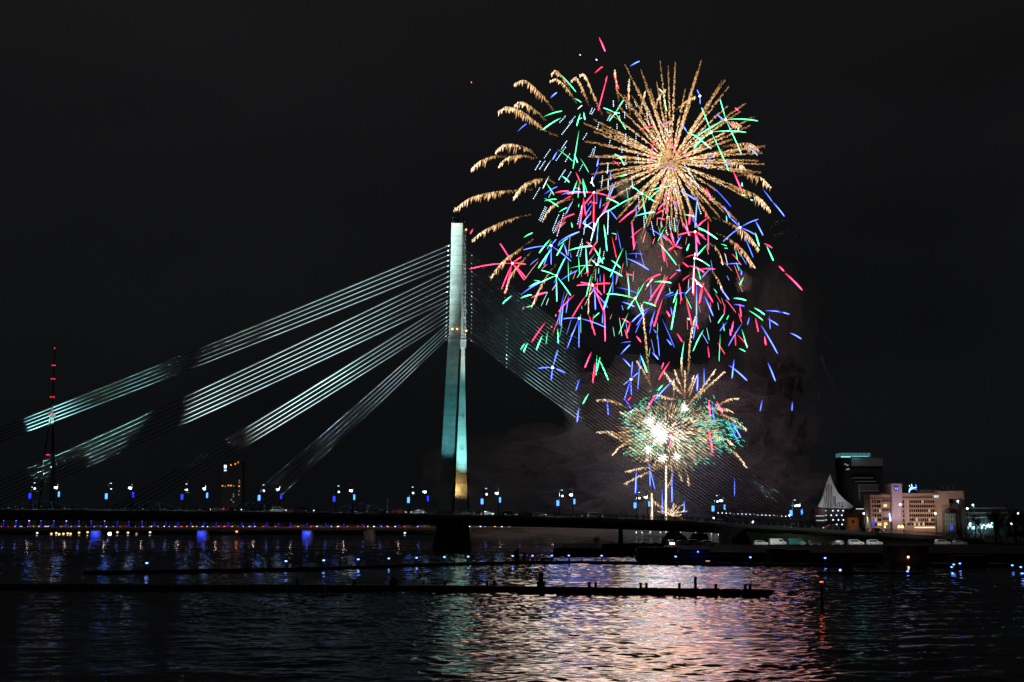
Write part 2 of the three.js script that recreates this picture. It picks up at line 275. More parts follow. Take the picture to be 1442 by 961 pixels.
wash(725, 738, 530, 120000, 0.26, teal, 'teal floodlight below the landward stays by the pylon');
wash(820, 790, 570, 90000, 0.22, cool, 'floodlight below the lowest landward stays');
wash(1060, 1085, 680, 110000, 0.36, teal, 'teal floodlight below the landward anchor stays');

// ---------------------------------------------------------------- lamps along the bridge
const lampGlow = GLOW(0.72, 1, 1, 9), lampWarm = GLOW(1, 0.93, 0.75, 9), lampDim = GLOW(0.5, 0.85, 1, 2.4), blueGlow = GLOW(0.02, 0.04, 1, 1.6), blueHot = GLOW(0.06, 0.25, 1, 3), mastMat = M([0.6, 0.61, 0.62], { roughness: 0.6 });
{
  const near = [42, 150, 257, 366, 472, 577, 681, 788, 897, 1007, 1117], far = [78.5, 183.5, 288, 392.5, 496, 600, 702, 807, 912.5, 1019, 1128];
  const post = (px, Z, kind, k) => {
    const base = onDeck(px, Z, 0);
    const g = thing('bridge_lamp', kind === 'near' ? 'street lamp with a deep blue light panel on the river-side parapet' : 'bright white street lamp mast on the far side of the bridge deck', 'street lamp', base, 0, kind === 'near' ? 'lamps along the near side of the bridge' : 'lamps along the far side of the bridge');
    const h = kind === 'near' ? 8.6 : 9.7;
    mesh('mast', tube([V(0, 0, 0), V(0, h * 0.5, 0), V(0, h, 0)], (t) => 0.19 - 0.06 * t, 8), mastMat, g);
    const s = kind === 'near' ? 1 : -1;
    mesh('bracket_arm', [bar(V(0, h, 0), V(s * 0.6, h + 0.12, 0), 0.09), bar(V(0, h - 1.9, 0), V(s * 0.9, h - 1.75, 0), 0.09), bar(V(0, h - 2.5, 0), V(s * 1.9, h - 2.5, 0), 0.13), bar(V(s * 1.9, h - 2.5, 0), V(0, h - 1.6, 0), 0.07)], mastMat, g);
    const top = mesh('luminaire', new RoundedBoxGeometry(0.9, 0.18, 0.4, 2, 0.06).translate(s * 0.75, h + 0.2, 0), M_.housing, g);
    const warm = kind === 'far' && [0, 4].includes(k);
    mesh('lamp_lens', kind === 'near' ? box(0.5, 0.16, 0.3, s * 0.8, h + 0.05, 0) : ball(0.44, s * 0.5, h + 0.02, 0, 2).scale(1, 0.8, 1), kind === 'near' ? lampDim : warm ? lampWarm : lampGlow, top);
    const low = mesh('luminaire', new RoundedBoxGeometry(0.7, 0.15, 0.35, 2, 0.05).translate(s * 0.95, h - 1.62, 0), M_.housing, g);
    const on = kind === 'near' ? ![1].includes(k) : ![2, 3].includes(k);
    mesh('lamp_lens', ball(on ? 0.3 : 0.16, s * 0.95, h - 1.82, 0, 2), on ? (k === 4 && kind === 'far' ? lampWarm : GLOW(0.6, 0.95, 1, 5)) : lampDim, low);
    // the tall light panel clipped to the mast
    const hot = (k + (kind === 'near' ? 1 : 0)) % 2 === 0 || k > 5;
    mesh('light_panel', new RoundedBoxGeometry(kind === 'near' ? 0.85 : 0.6, 1.75, 0.16, 2, 0.05).translate(-s * 0.5, h - 4.1, 0.05), hot ? blueHot : blueGlow, g);
    point(g, V(-s * 0.5, h - 4.1, 0.3), [0.08, 0.16, 1], 3, 0.5);
    down(g, V(s * 0.5, h - 0.62, 0), warm ? [1, 0.92, 0.75] : [0.78, 1, 1], kind === 'near' ? 260 : 330);
  };
  near.forEach((px, k) => post(px, ZN + 1.6, 'near', k)); far.forEach((px, k) => post(px, ZF - 1.6, 'far', k));
  // overhead wires between the masts
  for (let k = 0; k < far.length; k++) { const a = onDeck(near[k], ZN + 1.6, 6.1), b = onDeck(far[k], ZF - 1.6, 7); const m = a.clone().lerp(b, 0.5); m.y -= 0.35; single('span_wire', tube([a, a.clone().lerp(m, 0.5).setY((a.y + m.y) / 2 - 0.08), m, m.clone().lerp(b, 0.5).setY((b.y + m.y) / 2 - 0.08), b], 0.03, 4), M_.steel, 'thin span wire stretched across the bridge between two lamp masts', 'wire', 'span wires over the bridge'); }
  // the traffic mast and the small sign on the far side
  const t = thing('camera_mast', 'slim traffic camera mast with a short cross head on the bridge', 'mast', onDeck(545.5, ZF - 2)); mesh('pole', cyl(0.09, 0.11, 5, 0, 2.5, 0, 8), mastMat, t); mesh('cross_head', box(0.8, 0.28, 0.3, 0, 5, 0), M([0.6, 0.6, 0.58]), t);
  const f = thing('flag_board', 'small pale banner board on a bracket above the bridge railing', 'sign', onDeck(516, ZF - 2)); mesh('pole', cyl(0.08, 0.1, 3, 0, 1.5, 0, 8), mastMat, f); mesh('board', box(1.1, 0.45, 0.06, 0.6, 2.75, 0), M([0.7, 0.7, 0.68]), f); mesh('cabinet', new RoundedBoxGeometry(0.9, 1.0, 0.6, 1, 0.05).translate(0, 1.3, 0.05), M([0.5, 0.5, 0.48]), f);
}

// ---------------------------------------------------------------- cars
const carGlass = M([0.015, 0.018, 0.02], { roughness: 0.12 }), tyreMat = M([0.02, 0.02, 0.02], { roughness: 0.9 }), rimMat = M([0.45, 0.45, 0.46], { metalness: 0.8, roughness: 0.35 });
const headLamp = GLOW(1, 0.95, 0.85, 6), tailLamp = GLOW(1, 0.05, 0.03, 4), headOff = M([0.7, 0.72, 0.75], { roughness: 0.2 }), tailOff = M([0.35, 0.02, 0.02], { roughness: 0.3 });
const shapes = {
  suv: { L: 4.6, side: [[-2.3, 0.35], [-2.3, 0.95], [-2.2, 1.08], [-1.95, 1.62], [-1.6, 1.7], [0.2, 1.7], [0.55, 1.62], [1.15, 1.08], [2.1, 0.95], [2.3, 0.75], [2.3, 0.35]], glass: [[-1.9, 1.1], [-1.75, 1.55], [0.25, 1.58], [0.85, 1.1]] },
  hatch: { L: 4.1, side: [[-2.05, 0.32], [-2.05, 0.85], [-1.85, 1.25], [-1.45, 1.46], [-0.2, 1.48], [0.25, 1.42], [0.95, 0.98], [1.9, 0.82], [2.05, 0.6], [2.05, 0.32]], glass: [[-1.65, 1.0], [-1.35, 1.36], [0.1, 1.37], [0.7, 0.98]] },
  van: { L: 4.9, side: [[-2.45, 0.35], [-2.45, 1.9], [-2.35, 1.98], [0.9, 1.98], [1.2, 1.88], [1.75, 1.15], [2.35, 0.98], [2.45, 0.8], [2.45, 0.35]], glass: [[0.3, 1.2], [0.3, 1.75], [1.1, 1.75], [1.55, 1.2]] },
};
function makeCar(kind, paint, lights, label, pos, turn, group, name = 'car') {
  const s = shapes[kind], g = thing(name, label, kind === 'van' ? 'van' : 'car', pos, turn, group), hw = 0.86;
  const ext = (pts, w, bev) => { const sh = new THREE.Shape(pts.map(([x, y]) => new THREE.Vector2(x, y))); return new THREE.ExtrudeGeometry(sh, { depth: 2 * w - 2 * bev, bevelEnabled: bev > 0, bevelThickness: bev, bevelSize: bev * 0.6, bevelSegments: 2 }).translate(0, 0, -w + bev); };
  mesh('body', ext(s.side, hw, 0.1), paint, g);
  mesh('side_windows', ext(s.glass, hw + 0.012, 0), carGlass, g);
  mesh('windscreen', box(0.03, 0.5, 1.4).rotateZ(0.85).translate(s.glass[3][0] - 0.02, s.glass[2][1] - 0.2, 0), carGlass, g);
  for (const x of [-s.L * 0.3, s.L * 0.31]) for (const z of [-1, 1]) {
    const w = new THREE.Group(); w.name = 'wheel'; g.add(w); w.position.set(x, 0.33, z * 0.8);
    mesh('tyre', new THREE.TorusGeometry(0.25, 0.09, 6, 16), tyreMat, w); mesh('rim', new THREE.CylinderGeometry(0.2, 0.2, 0.12, 12).rotateX(Math.PI / 2), rimMat, w);
  }
  for (const z of [-0.62, 0.62]) { mesh('headlight', ball(0.14, s.L / 2 - 0.02, 0.7, z, 1), lights ? headLamp : headOff, g); mesh('tail_light', box(0.12, 0.26, 0.22, -s.L / 2 - 0.02, 0.85, z), lights ? tailLamp : tailOff, g); }
  if (lights === 2) { const l = point(g, V(s.L / 2 + 0.3, 0.7, 0), [1, 0.95, 0.85], 30, 0.2); }
  return g;
}
const paint = (r, g, b) => M([r, g, b], { roughness: 0.3, metalness: 0.1 });
const white = paint(0.75, 0.75, 0.73), silver = paint(0.42, 0.43, 0.44), black = paint(0.03, 0.03, 0.035), greenP = paint(0.06, 0.3, 0.28), navy = paint(0.04, 0.06, 0.13), redP = paint(0.35, 0.03, 0.03);
{
  const rows = [[658, 'suv', silver, 'silver car in traffic beside the pylon foot'], [686, 'hatch', white, 'pale hatchback in traffic just past the pylon'], [718, 'suv', black, 'black car in traffic with amber light beyond the pylon'], [588, 'hatch', white, 'white hatchback in traffic before the pylon with lit roof'], [561, 'suv', redP, 'red car in traffic with glowing tail lights'], [432, 'hatch', black, 'dark hatchback with red tail lights below the stays'], [438 - 16, 'suv', navy, 'navy car with red tail lights below the stays'], [330, 'hatch', redP, 'red hatchback passing the anchors of the steepest stays'], [392, 'suv', white, 'white car passing the lamp by the steepest stays'], [305, 'hatch', silver, 'silver hatchback on the open bridge deck'], [760, 'hatch', silver, 'silver hatchback on the bridge under the landward stays'], [838, 'suv', white, 'white car on the bridge behind the onlookers'], [1170, 'suv', white, 'white car on the bridge ramp before the sail-roofed hall'], [1235, 'hatch', black, 'black hatchback on the ramp before the hotel']];
  rows.forEach(([px, k, p, l], i) => makeCar(k, p, 1, l, onDeck(px, i % 2 ? ZN + 7 : ZN + 10.5, 0.005), i % 3 ? 0 : Math.PI, 'cars crossing the bridge'));
}
{ // parked along the quay
  const Zc = 436, put = (px, kind, p, label, lights = 0, Z = Zc, turn = 0.06) => { const c = XZ(px, Z, TOP + 0.005); makeCar(kind, p, lights, label, c, turn, 'vehicles parked on the quay', kind === 'van' ? 'parked_van' : 'parked_car'); };
  put(1071, 'hatch', white, 'white hatchback parked next to the white van'); put(1095, 'van', white, 'white panel van parked on the quay below the ramp'); put(1122, 'van', greenP, 'teal van parked beside the white van'); put(1147, 'hatch', black, 'black hatchback parked beyond the teal van'); put(1178, 'hatch', navy, 'dark hatchback parked beside the white sport utility car', 0, 440, 3.1);
  put(1205, 'suv', white, 'white sport utility car parked below the hotel'); put(1231, 'suv', white, 'white estate car parked at the end of the row'); put(1327, 'suv', white, 'white estate car parked near the bare trees', 0, 440); put(1351, 'hatch', silver, 'silver hatchback parked near the bare trees', 0, 440);
  put(944, 'suv', silver, 'car under the bridge with its headlights on', 2, 430, -1.45); put(962, 'hatch', white, 'pale hatchback parked under the bridge by the round bush'); put(978, 'suv', silver, 'silver car parked between the two round bushes'); put(997, 'hatch', white, 'white hatchback parked against the abutment');
}

// ---------------------------------------------------------------- people watching from the bridge
{
  const res = 44, H = 0.98;
  const body = (joints, bones) => {
    const mc = new MarchingCubes(res, M_.dark, false, false, 30000); mc.isolation = 0;
    const J = joints, half = res / 2;
    for (let z = 0; z < res; z++) for (let y = 0; y < res; y++) for (let x = 0; x < res; x++) {
      const p = V((x - half) / half, (y - half) / half, (z - half) / half).multiplyScalar(H); let d = 9;
      for (const [a, b, ra, rb] of bones) { const A = J[a], B = J[b], ab = V(B[0] - A[0], B[1] - A[1], B[2] - A[2]), t = Math.min(1, Math.max(0, V(p.x - A[0], p.y - A[1], p.z - A[2]).dot(ab) / (ab.lengthSq() || 1))), q = Math.hypot(p.x - A[0] - ab.x * t, p.y - A[1] - ab.y * t, p.z - A[2] - ab.z * t) - (ra + (rb - ra) * t), k = 0.045, h = Math.max(k - Math.abs(d - q), 0) / k; d = Math.min(d, q) - h * h * k / 4; }
      mc.field[z * res * res + y * res + x] = -d;
    }
    mc.update(); const n = mc.count, g = new THREE.BufferGeometry(); g.setAttribute('position', new THREE.BufferAttribute(mc.positionArray.slice(0, n * 3), 3)); g.setAttribute('normal', new THREE.BufferAttribute(mc.normalArray.slice(0, n * 3), 3)); return g.scale(H, H, H).translate(0, 0.88, 0);
  };
  const bones = [['pel', 'chest', 0.15, 0.17], ['chest', 'neck', 0.15, 0.06], ['neck', 'head', 0.06, 0.1], ['head', 'crown', 0.1, 0.085], ['shL', 'elL', 0.065, 0.055], ['elL', 'haL', 0.055, 0.045], ['shR', 'elR', 0.065, 0.055], ['elR', 'haR', 0.055, 0.045], ['shL', 'shR', 0.09, 0.09], ['hiL', 'knL', 0.095, 0.07], ['knL', 'foL', 0.07, 0.05], ['foL', 'toL', 0.05, 0.04], ['hiR', 'knR', 0.095, 0.07], ['knR', 'foR', 0.07, 0.05], ['foR', 'toR', 0.05, 0.04]];
  const J0 = { pel: [0, 0.08, 0], chest: [0, 0.42, 0], neck: [0, 0.6, 0], head: [0, 0.72, 0.01], crown: [0, 0.76, 0], shL: [-0.17, 0.5, 0], shR: [0.17, 0.5, 0], elL: [-0.25, 0.22, 0.02], haL: [-0.2, 0.05, 0.12], elR: [0.25, 0.22, 0.02], haR: [0.2, 0.05, 0.12], hiL: [-0.09, 0.02, 0], knL: [-0.1, -0.4, 0.02], foL: [-0.11, -0.82, -0.02], toL: [-0.12, -0.84, 0.1], hiR: [0.09, 0.02, 0], knR: [0.1, -0.4, 0.02], foR: [0.11, -0.82, -0.02], toR: [0.12, -0.84, 0.1] };
  const poses = [body(J0, bones), body({ ...J0, elR: [0.3, 0.45, 0.2], haR: [0.1, 0.66, 0.26] }, bones), body({ ...J0, elL: [-0.2, 0.3, 0.2], haL: [-0.1, 0.2, 0.32], elR: [0.2, 0.3, 0.2], haR: [0.1, 0.2, 0.32] }, bones), body({ ...J0, foL: [-0.13, -0.8, -0.22], knL: [-0.11, -0.4, 0.02], toL: [-0.13, -0.84, -0.1], foR: [0.1, -0.82, 0.2], toR: [0.1, -0.84, 0.32], elL: [-0.23, 0.24, 0.12], haL: [-0.2, 0.05, 0.24] }, bones)];
  const poseWord = ['standing with arms down', 'holding a phone up', 'leaning with both hands forward', 'walking'];
  const cols = [[[0.02, 0.02, 0.025], 'black'], [[0.035, 0.03, 0.03], 'dark brown'], [[0.02, 0.03, 0.06], 'navy'], [[0.07, 0.07, 0.07], 'grey']], mats = cols.map(([c]) => M(c, { roughness: 0.95 })), R = rng(77);
  const xs = [843, 846.5, 868.5, 884, 905, 907.5, 924, 927, 931, 934, 938, 951, 956, 963, 967.5, 973, 976, 983, 993, 996, 998.5, 1017.5, 1020.5, 1024, 1028.5, 1031, 1034, 1036.5, 1040, 1043, 1046.5, 1049, 1055, 1060, 1066, 1083, 1090, 648, 671, 735, 741, 782, 1150, 1171];
  xs.forEach((px, i) => { const k = Math.floor(R() * 4), p = Math.floor(R() * 4), s = 0.93 + R() * 0.14; const o = single('person', poses[p], mats[k], `person in ${cols[k][1]} winter clothes ${poseWord[p]} by the bridge railing`, 'person', 'people watching from the bridge'); o.position.copy(onDeck(px, ZN + 0.9 + R() * 1.2, 0)); o.scale.set(s, s, s); o.rotation.y = Math.PI + (R() - 0.5) * 1.6; });
}

// ---------------------------------------------------------------- the low road bridge upstream
const R5 = rng(51);
{
  const Z = 930, y1 = 7.6, xa = XZ(-120, Z).x, xb = XZ(1010, Z).x, b = thing('road_bridge', 'low road bridge with blue-lit piers beyond the cable-stayed bridge', 'bridge');
  mesh('deck', box(xb - xa, 1.5, 16, (xa + xb) / 2, y1 - 0.75, -Z - 8), M([0.16, 0.13, 0.1], { roughness: 0.9 }), b);
  mesh('parapet', box(xb - xa, 0.7, 0.25, (xa + xb) / 2, y1 + 0.35, -Z + 0.1), M([0.5, 0.38, 0.3], { roughness: 0.8 }), b);
  const pierMat = M([0.34, 0.34, 0.36], { roughness: 0.9 });
  [[-14, 0], [134, 1], [284, 1], [432, 1], [520, 0], [655, 0], [770, 0], [880, 0]].forEach(([px, lit]) => {
    const p = XZ(px, Z), pier = mesh('pier', [box(6.6, 7.2, 8, p.x, 2.6, -Z - 5), new THREE.CylinderGeometry(3.3, 3.5, 7.2, 12, 1, false, -Math.PI / 2, Math.PI).translate(p.x, 2.6, -Z - 1)], pierMat, b);
    if (lit) for (const dx of [-2.6, 0.4, 2.9]) { const f = flood('small blue floodlight on the pier of the low road bridge', V(p.x + dx, 6.0, -Z + 4.2), V(p.x + dx * 0.9, 0.5, -Z + 0.6), [0.02, 0.05, 1], 150, 1.05, 0.8, 'blue floodlights on the low bridge piers', 0.35); }
  });
  // light columns and lamps along it
  const col = GLOW(0.015, 0.025, 1, 0.45), colHot = GLOW(0.25, 0.3, 1, 1.2);
  const spots = []; for (let px = 4; px < 420; px += 17.6) spots.push(px + R5() * 2); for (let px = 430; px < 600; px += 26) spots.push(px + R5() * 4); for (let px = 680; px < 880; px += 24) spots.push(px + R5() * 5);
  const master = new Map();
  spots.forEach((px, i) => {
    const p = XZ(px, Z + 1, y1), h = 4.2, k = i % 3;
    const g = thing('column_lamp', ['blue light column on the low road bridge', 'pale blue topped light column on the low road bridge', 'slim blue light column with a white lamp on the low road bridge'][k], 'street lamp', p, 0, 'light columns along the low road bridge');
    mesh('column', box(0.6, h * 0.85, 0.6, 0, h * 0.42, 0), col, g); mesh('base', box(1.1, 0.4, 1.1, 0, 0.2, 0), M_.dark, g);
    mesh('lamp_head', ball(k ? 0.42 : 0.3, 0, h + 0.4, 0, 1), k === 2 ? GLOW(1, 0.95, 0.8, 2) : colHot, g);
    point(g, V(0, h + 0.4, 1.9), k === 2 ? [1, 0.72, 0.5] : [0.2, 0.3, 1], k === 2 ? 9 : 2.5, 0.4);
  });
  // traffic on it, lamps lit
  const kinds = [['white headlights', GLOW(1, 0.96, 0.9, 5)], ['red tail lights', GLOW(1, 0.06, 0.04, 4)], ['violet-white headlights', GLOW(0.62, 0.55, 1, 3.5)], ['amber side lights', GLOW(1, 0.55, 0.12, 4)]];
  const bodyG = new RoundedBoxGeometry(4.2, 1.45, 1.8, 1, 0.4).translate(0, 0.85, 0), lampG = [ball(0.3, 2, 0.75, 0.75, 1), ball(0.3, 2, 0.75, -0.6, 1), ball(0.24, -2, 0.9, 0.75, 1)], lg = merge(lampG), wheelG = merge([-1.3, 1.3].map((x) => cyl(0.33, 0.33, 1.75, 0, 0, 0, 10).rotateX(Math.PI / 2).translate(x, 0.33, 0)));
  const bm = [M([0.4, 0.4, 0.4], { roughness: 0.3 }), M([0.05, 0.05, 0.06], { roughness: 0.3 }), M([0.3, 0.3, 0.34], { roughness: 0.3 })];
  let px = 6; while (px < 880) { if (px < 604 || px > 664) { const k = Math.floor(R5() * 4), g = thing('distant_car', `distant car with ${kinds[k][0]} crossing the low road bridge`, 'car', XZ(px, Z + 4 + R5() * 5, y1), R5() < 0.5 ? Math.PI + 0.25 : -0.25, 'cars crossing the low road bridge'); mesh('body', bodyG, bm[Math.floor(R5() * 3)], g); mesh('wheels', wheelG, tyreMat, g); mesh('lights', lg, kinds[k][1], g); } px += 7 + R5() * 14; }
}
// ---------------------------------------------------------------- the railway bridge with its row of steel arches
{
  const Z0 = 1450, b = thing('railway_bridge', 'distant railway bridge with a row of blue-lit steel arches', 'bridge'), chord = M([0.1, 0.13, 0.17], { roughness: 0.6 }), blue = M([0.5, 0.6, 0.7], { roughness: 0.5 });
  const arch = (cx, half, top, Z) => {
    const g = new THREE.Group(); g.name = 'arch_span'; b.add(g); const f = (t) => { const q = P(cx + t * half, 740, Z); const tp = P(cx, top, Z).y, b0 = 8.5; return V(q.x, b0 + (tp - b0) * (1 - t * t), -Z); };
    const up = []; for (let i = -12; i <= 12; i++) up.push(f(i / 12));
    mesh('top_chord', tube(up, 0.55, 6), chord, g); const lo = up.map((p) => V(p.x, 8.5, p.z)); mesh('bottom_chord', box(lo[24].x - lo[0].x, 1.6, 2, (lo[0].x + lo[24].x) / 2, 8, -Z), chord, g);
    for (let i = 2; i < 24; i += 4) { const p = up[i], a = lo[Math.max(0, i - 2)], c = lo[Math.min(24, i + 2)]; mesh('diagonal', [bar(p, a, 0.65), bar(p, c, 0.65)], blue, g); }
    for (const i of [6, 12, 18]) { const at = V(up[i].x, 9.6, -Z + 7); flood('blue uplight at the foot of the railway arches', at, V(up[i].x, up[i].y + 2, -Z), [0.16, 0.5, 1], 5200, 0.95, 0.7, 'blue uplights along the railway bridge', 0.6); }
    mesh('pier', box(7, 9, 10, lo[0].x, 3, -Z), M([0.2, 0.2, 0.2]), g);
  };
  [[-90, 70, 705.5, Z0 - 30], [58, 71, 706, Z0], [210, 71, 707.5, Z0 + 35], [358, 70, 709, Z0 + 70], [505, 68, 710.5, Z0 + 105]].forEach((a) => arch(...a));
  mesh('walkway', box(XZ(740, Z0).x - XZ(-200, Z0).x, 0.8, 3, (XZ(740, Z0).x + XZ(-200, Z0).x) / 2, 6.4, -Z0 - 40), chord, b);
}
// ---------------------------------------------------------------- television tower
{
  const Z = 2820, m = M([0.5, 0.5, 0.5], { roughness: 0.7 }), base = XZ(66, Z, 3), g = thing('television_tower', 'very tall television tower on three legs with rows of red lamps', 'tower', base), s = Z / F;
  const Y = (py) => P(66, py, Z).y - base.y;
  for (const [x, z] of [[-9, 6], [9, 6], [0, -10]]) mesh('leg', tube([V(x * 1.9, 0, z * 1.9), V(x, Y(640), z), V(x * 0.25, Y(582), z * 0.25)], (t) => 1.7 - 0.6 * t, 8), m, g);
  mesh('shaft', tube([V(0, Y(600), 0), V(0, Y(559), 0), V(0, Y(515), 0)], (t) => 1.9 - 0.8 * t, 10), m, g);
  mesh('antenna', tube([V(0, Y(516), 0), V(0, Y(490), 0)], (t) => 1.4 - 0.9 * t, 8), m, g);
  flood('blue floodlight at the foot of the television tower', XZ(60, Z - 90, 4), P(67, 610, Z), [0.25, 0.6, 1], 9000, 0.5, 1, 'dim ground floodlights', 0.9);
  const red = GLOW(1, 0.03, 0.05, 2.2);
  for (const [py, w] of [[490.5, 1], [515, 3.4], [534, 3.8], [559.5, 4.2], [585, 6.4], [641, 3]]) { const pf = mesh('platform', cyl(w * 1.1, w * 0.9, 2, 0, Y(py) - 1.6, 0, 12), m, g); for (const dx of w > 2 ? [-w * 0.85, 0, w * 0.85] : [0]) mesh('red_lamp', ball(1.05, dx - (py === 641 ? 4 : 0), Y(py), w * 0.8, 1), red, pf); }
}
// ---------------------------------------------------------------- dark tower block with a few lit windows
{
  const Z = 1800, s = Z / F, a = P(309, 650, Z), g = thing('tower_block', 'dark tower block with scattered orange windows between the stays', 'building', XZ(325, Z, 3)), o = XZ(325, Z, 3), w = 28 * s;
  mesh('wall', [box(w, P(325, 652, Z).y - 3, 18, 0, (P(325, 652, Z).y - 3) / 2, -9), box(8 * s, 5, 10, 6, P(325, 652, Z).y - 2, -9)], M([0.28, 0.28, 0.3], { roughness: 0.9 }), g); flood('dim floodlight on the ground before the dark tower block', XZ(325, Z - 60, 3.8), P(325, 690, Z), [0.8, 0.9, 1], 210, 0.9, 1, 'dim ground floodlights', 0.6);
  mesh('roof_edge', box(w + 0.6, 0.5, 18.6, 0, P(325, 652, Z).y - 2.7, -9), M([0.03, 0.03, 0.03]), g);
  const orange = GLOW(1, 0.3, 0.05, 1.6), pale = GLOW(0.62, 0.85, 1, 2.2), dim = GLOW(0.6, 0.55, 0.5, 0.5);
  const win = (px, py, m, ww = 1.6, hh = 1.5) => { const p = P(px, py, Z - 0.15); mesh('window', box(ww, hh, 0.24, p.x - o.x, p.y - 3, 0.05), m, g); };
  for (const [x, y] of [[325, 655.2], [331, 653.8], [335, 651.5], [313, 684.6], [321.5, 684], [325, 684.2], [336.5, 685]]) win(x, y, orange);
  win(317, 657.5, pale, 3, 4); win(317, 662.8, pale, 3, 1.4);
  for (const [x, y] of [[329, 684.6], [328.5, 696.5], [328.5, 699.5], [325.6, 704], [328.3, 707.5], [336.8, 677], [336.8, 680], [336.5, 692], [317, 685.5], [336, 697]]) win(x, y, dim, 1.2, 1.2);
}
// ---------------------------------------------------------------- lights low on the far shore
{
  const P_ = [[52, 751, 'cool'], [72, 752, 'warm'], [79, 751, 'gold'], [83, 752.5, 'gold'], [89, 752, 'gold'], [95, 751.5, 'gold'], [99, 752, 'gold'], [111, 750.5, 'gold'], [123, 750, 'gold'], [154, 752, 'hot'], [165, 750, 'warm'], [180, 750.5, 'warm'], [192, 752, 'dim'], [211, 750, 'warm'], [333, 749, 'red'], [570, 751, 'cool'], [514, 751, 'dim'], [702, 756, 'warm'], [740, 757, 'dim']];
  const mats = { cool: GLOW(0.7, 0.8, 0.9, 1.6), warm: GLOW(1, 0.75, 0.5, 1.6), gold: GLOW(1, 0.66, 0.22, 2), hot: GLOW(0.75, 0.95, 1, 7), dim: GLOW(0.6, 0.5, 0.4, 0.6), red: GLOW(1, 0.16, 0.06, 5) };
  const word = { cool: 'cool white', warm: 'warm white', gold: 'golden', hot: 'glaring blue-white', dim: 'faint', red: 'red signal' };
  for (const [px, py, k] of P_) { const Z = k === 'red' ? 900 : 1620, p = P(px, py, Z), s = Z / 1620, y0 = k === 'red' ? 0 : -1; const g = thing('shore_lamp', `${word[k]} lamp standing on the far shore under the low bridge`, 'lamp', V(p.x, y0, p.z), 0, 'lamps on the far shore'); mesh('pole', cyl(0.15, 0.2, p.y - y0, 0, (p.y - y0) / 2, 0, 6), M_.steel, g); mesh('lamp_head', ball((k === 'hot' ? 1.6 : k === 'red' ? 1.0 : 1) * s, 0, p.y - y0, 0, 1).scale(1.3, 1, 1), mats[k], g); point(g, V(0, p.y - y0, 2.4 * s), k === 'red' ? [1, 0.15, 0.06] : [1, 0.9, 0.8], k === 'hot' ? 20 : 3, 0.6); }
}

// ---------------------------------------------------------------- the grass embankment of the ramp
{
  const pos = [], uv = [], N = 90, x0 = XZ(1050, ZN).x, x1 = XZ(1720, ZN).x, prof = [[ZN + 3, 0], [ZN - 1, 0.16], [ZN - 6, 0.55], [ZN - 11, 0.86], [ZN - 16, 1]];
  const pt = (x, [Z, t]) => { const h = deckY(x) - 1.6, w = 0.25 * noise.noise(x * 0.3, Z * 0.3, 4); return V(x, h + (TOP - 0.1 - h) * t + w, -Z); };
  const tri = (a, b, c) => [a, b, c].forEach((p) => { pos.push(p.x, p.y, p.z); uv.push(p.x / 5, p.z / 5); });
  for (let i = 0; i < N; i++) for (let j = 0; j < prof.length - 1; j++) { const xa = x0 + (x1 - x0) * i / N, xb = x0 + (x1 - x0) * (i + 1) / N, a = pt(xa, prof[j + 1]), b = pt(xb, prof[j + 1]), c = pt(xb, prof[j]), d = pt(xa, prof[j]); tri(a, b, c); tri(a, c, d); }
  const g = new THREE.BufferGeometry(); g.setAttribute('position', new THREE.Float32BufferAttribute(pos, 3)); g.setAttribute('uv', new THREE.Float32BufferAttribute(uv, 2)); g.computeVertexNormals();
  struct('grass_embankment', g, new THREE.MeshPhysicalMaterial({ map: grassMap, bumpMap: grassMap, bumpScale: 0.08, roughness: 1, specularIntensity: 0.1 }), 'dark grassy slope below the bridge ramp');
}
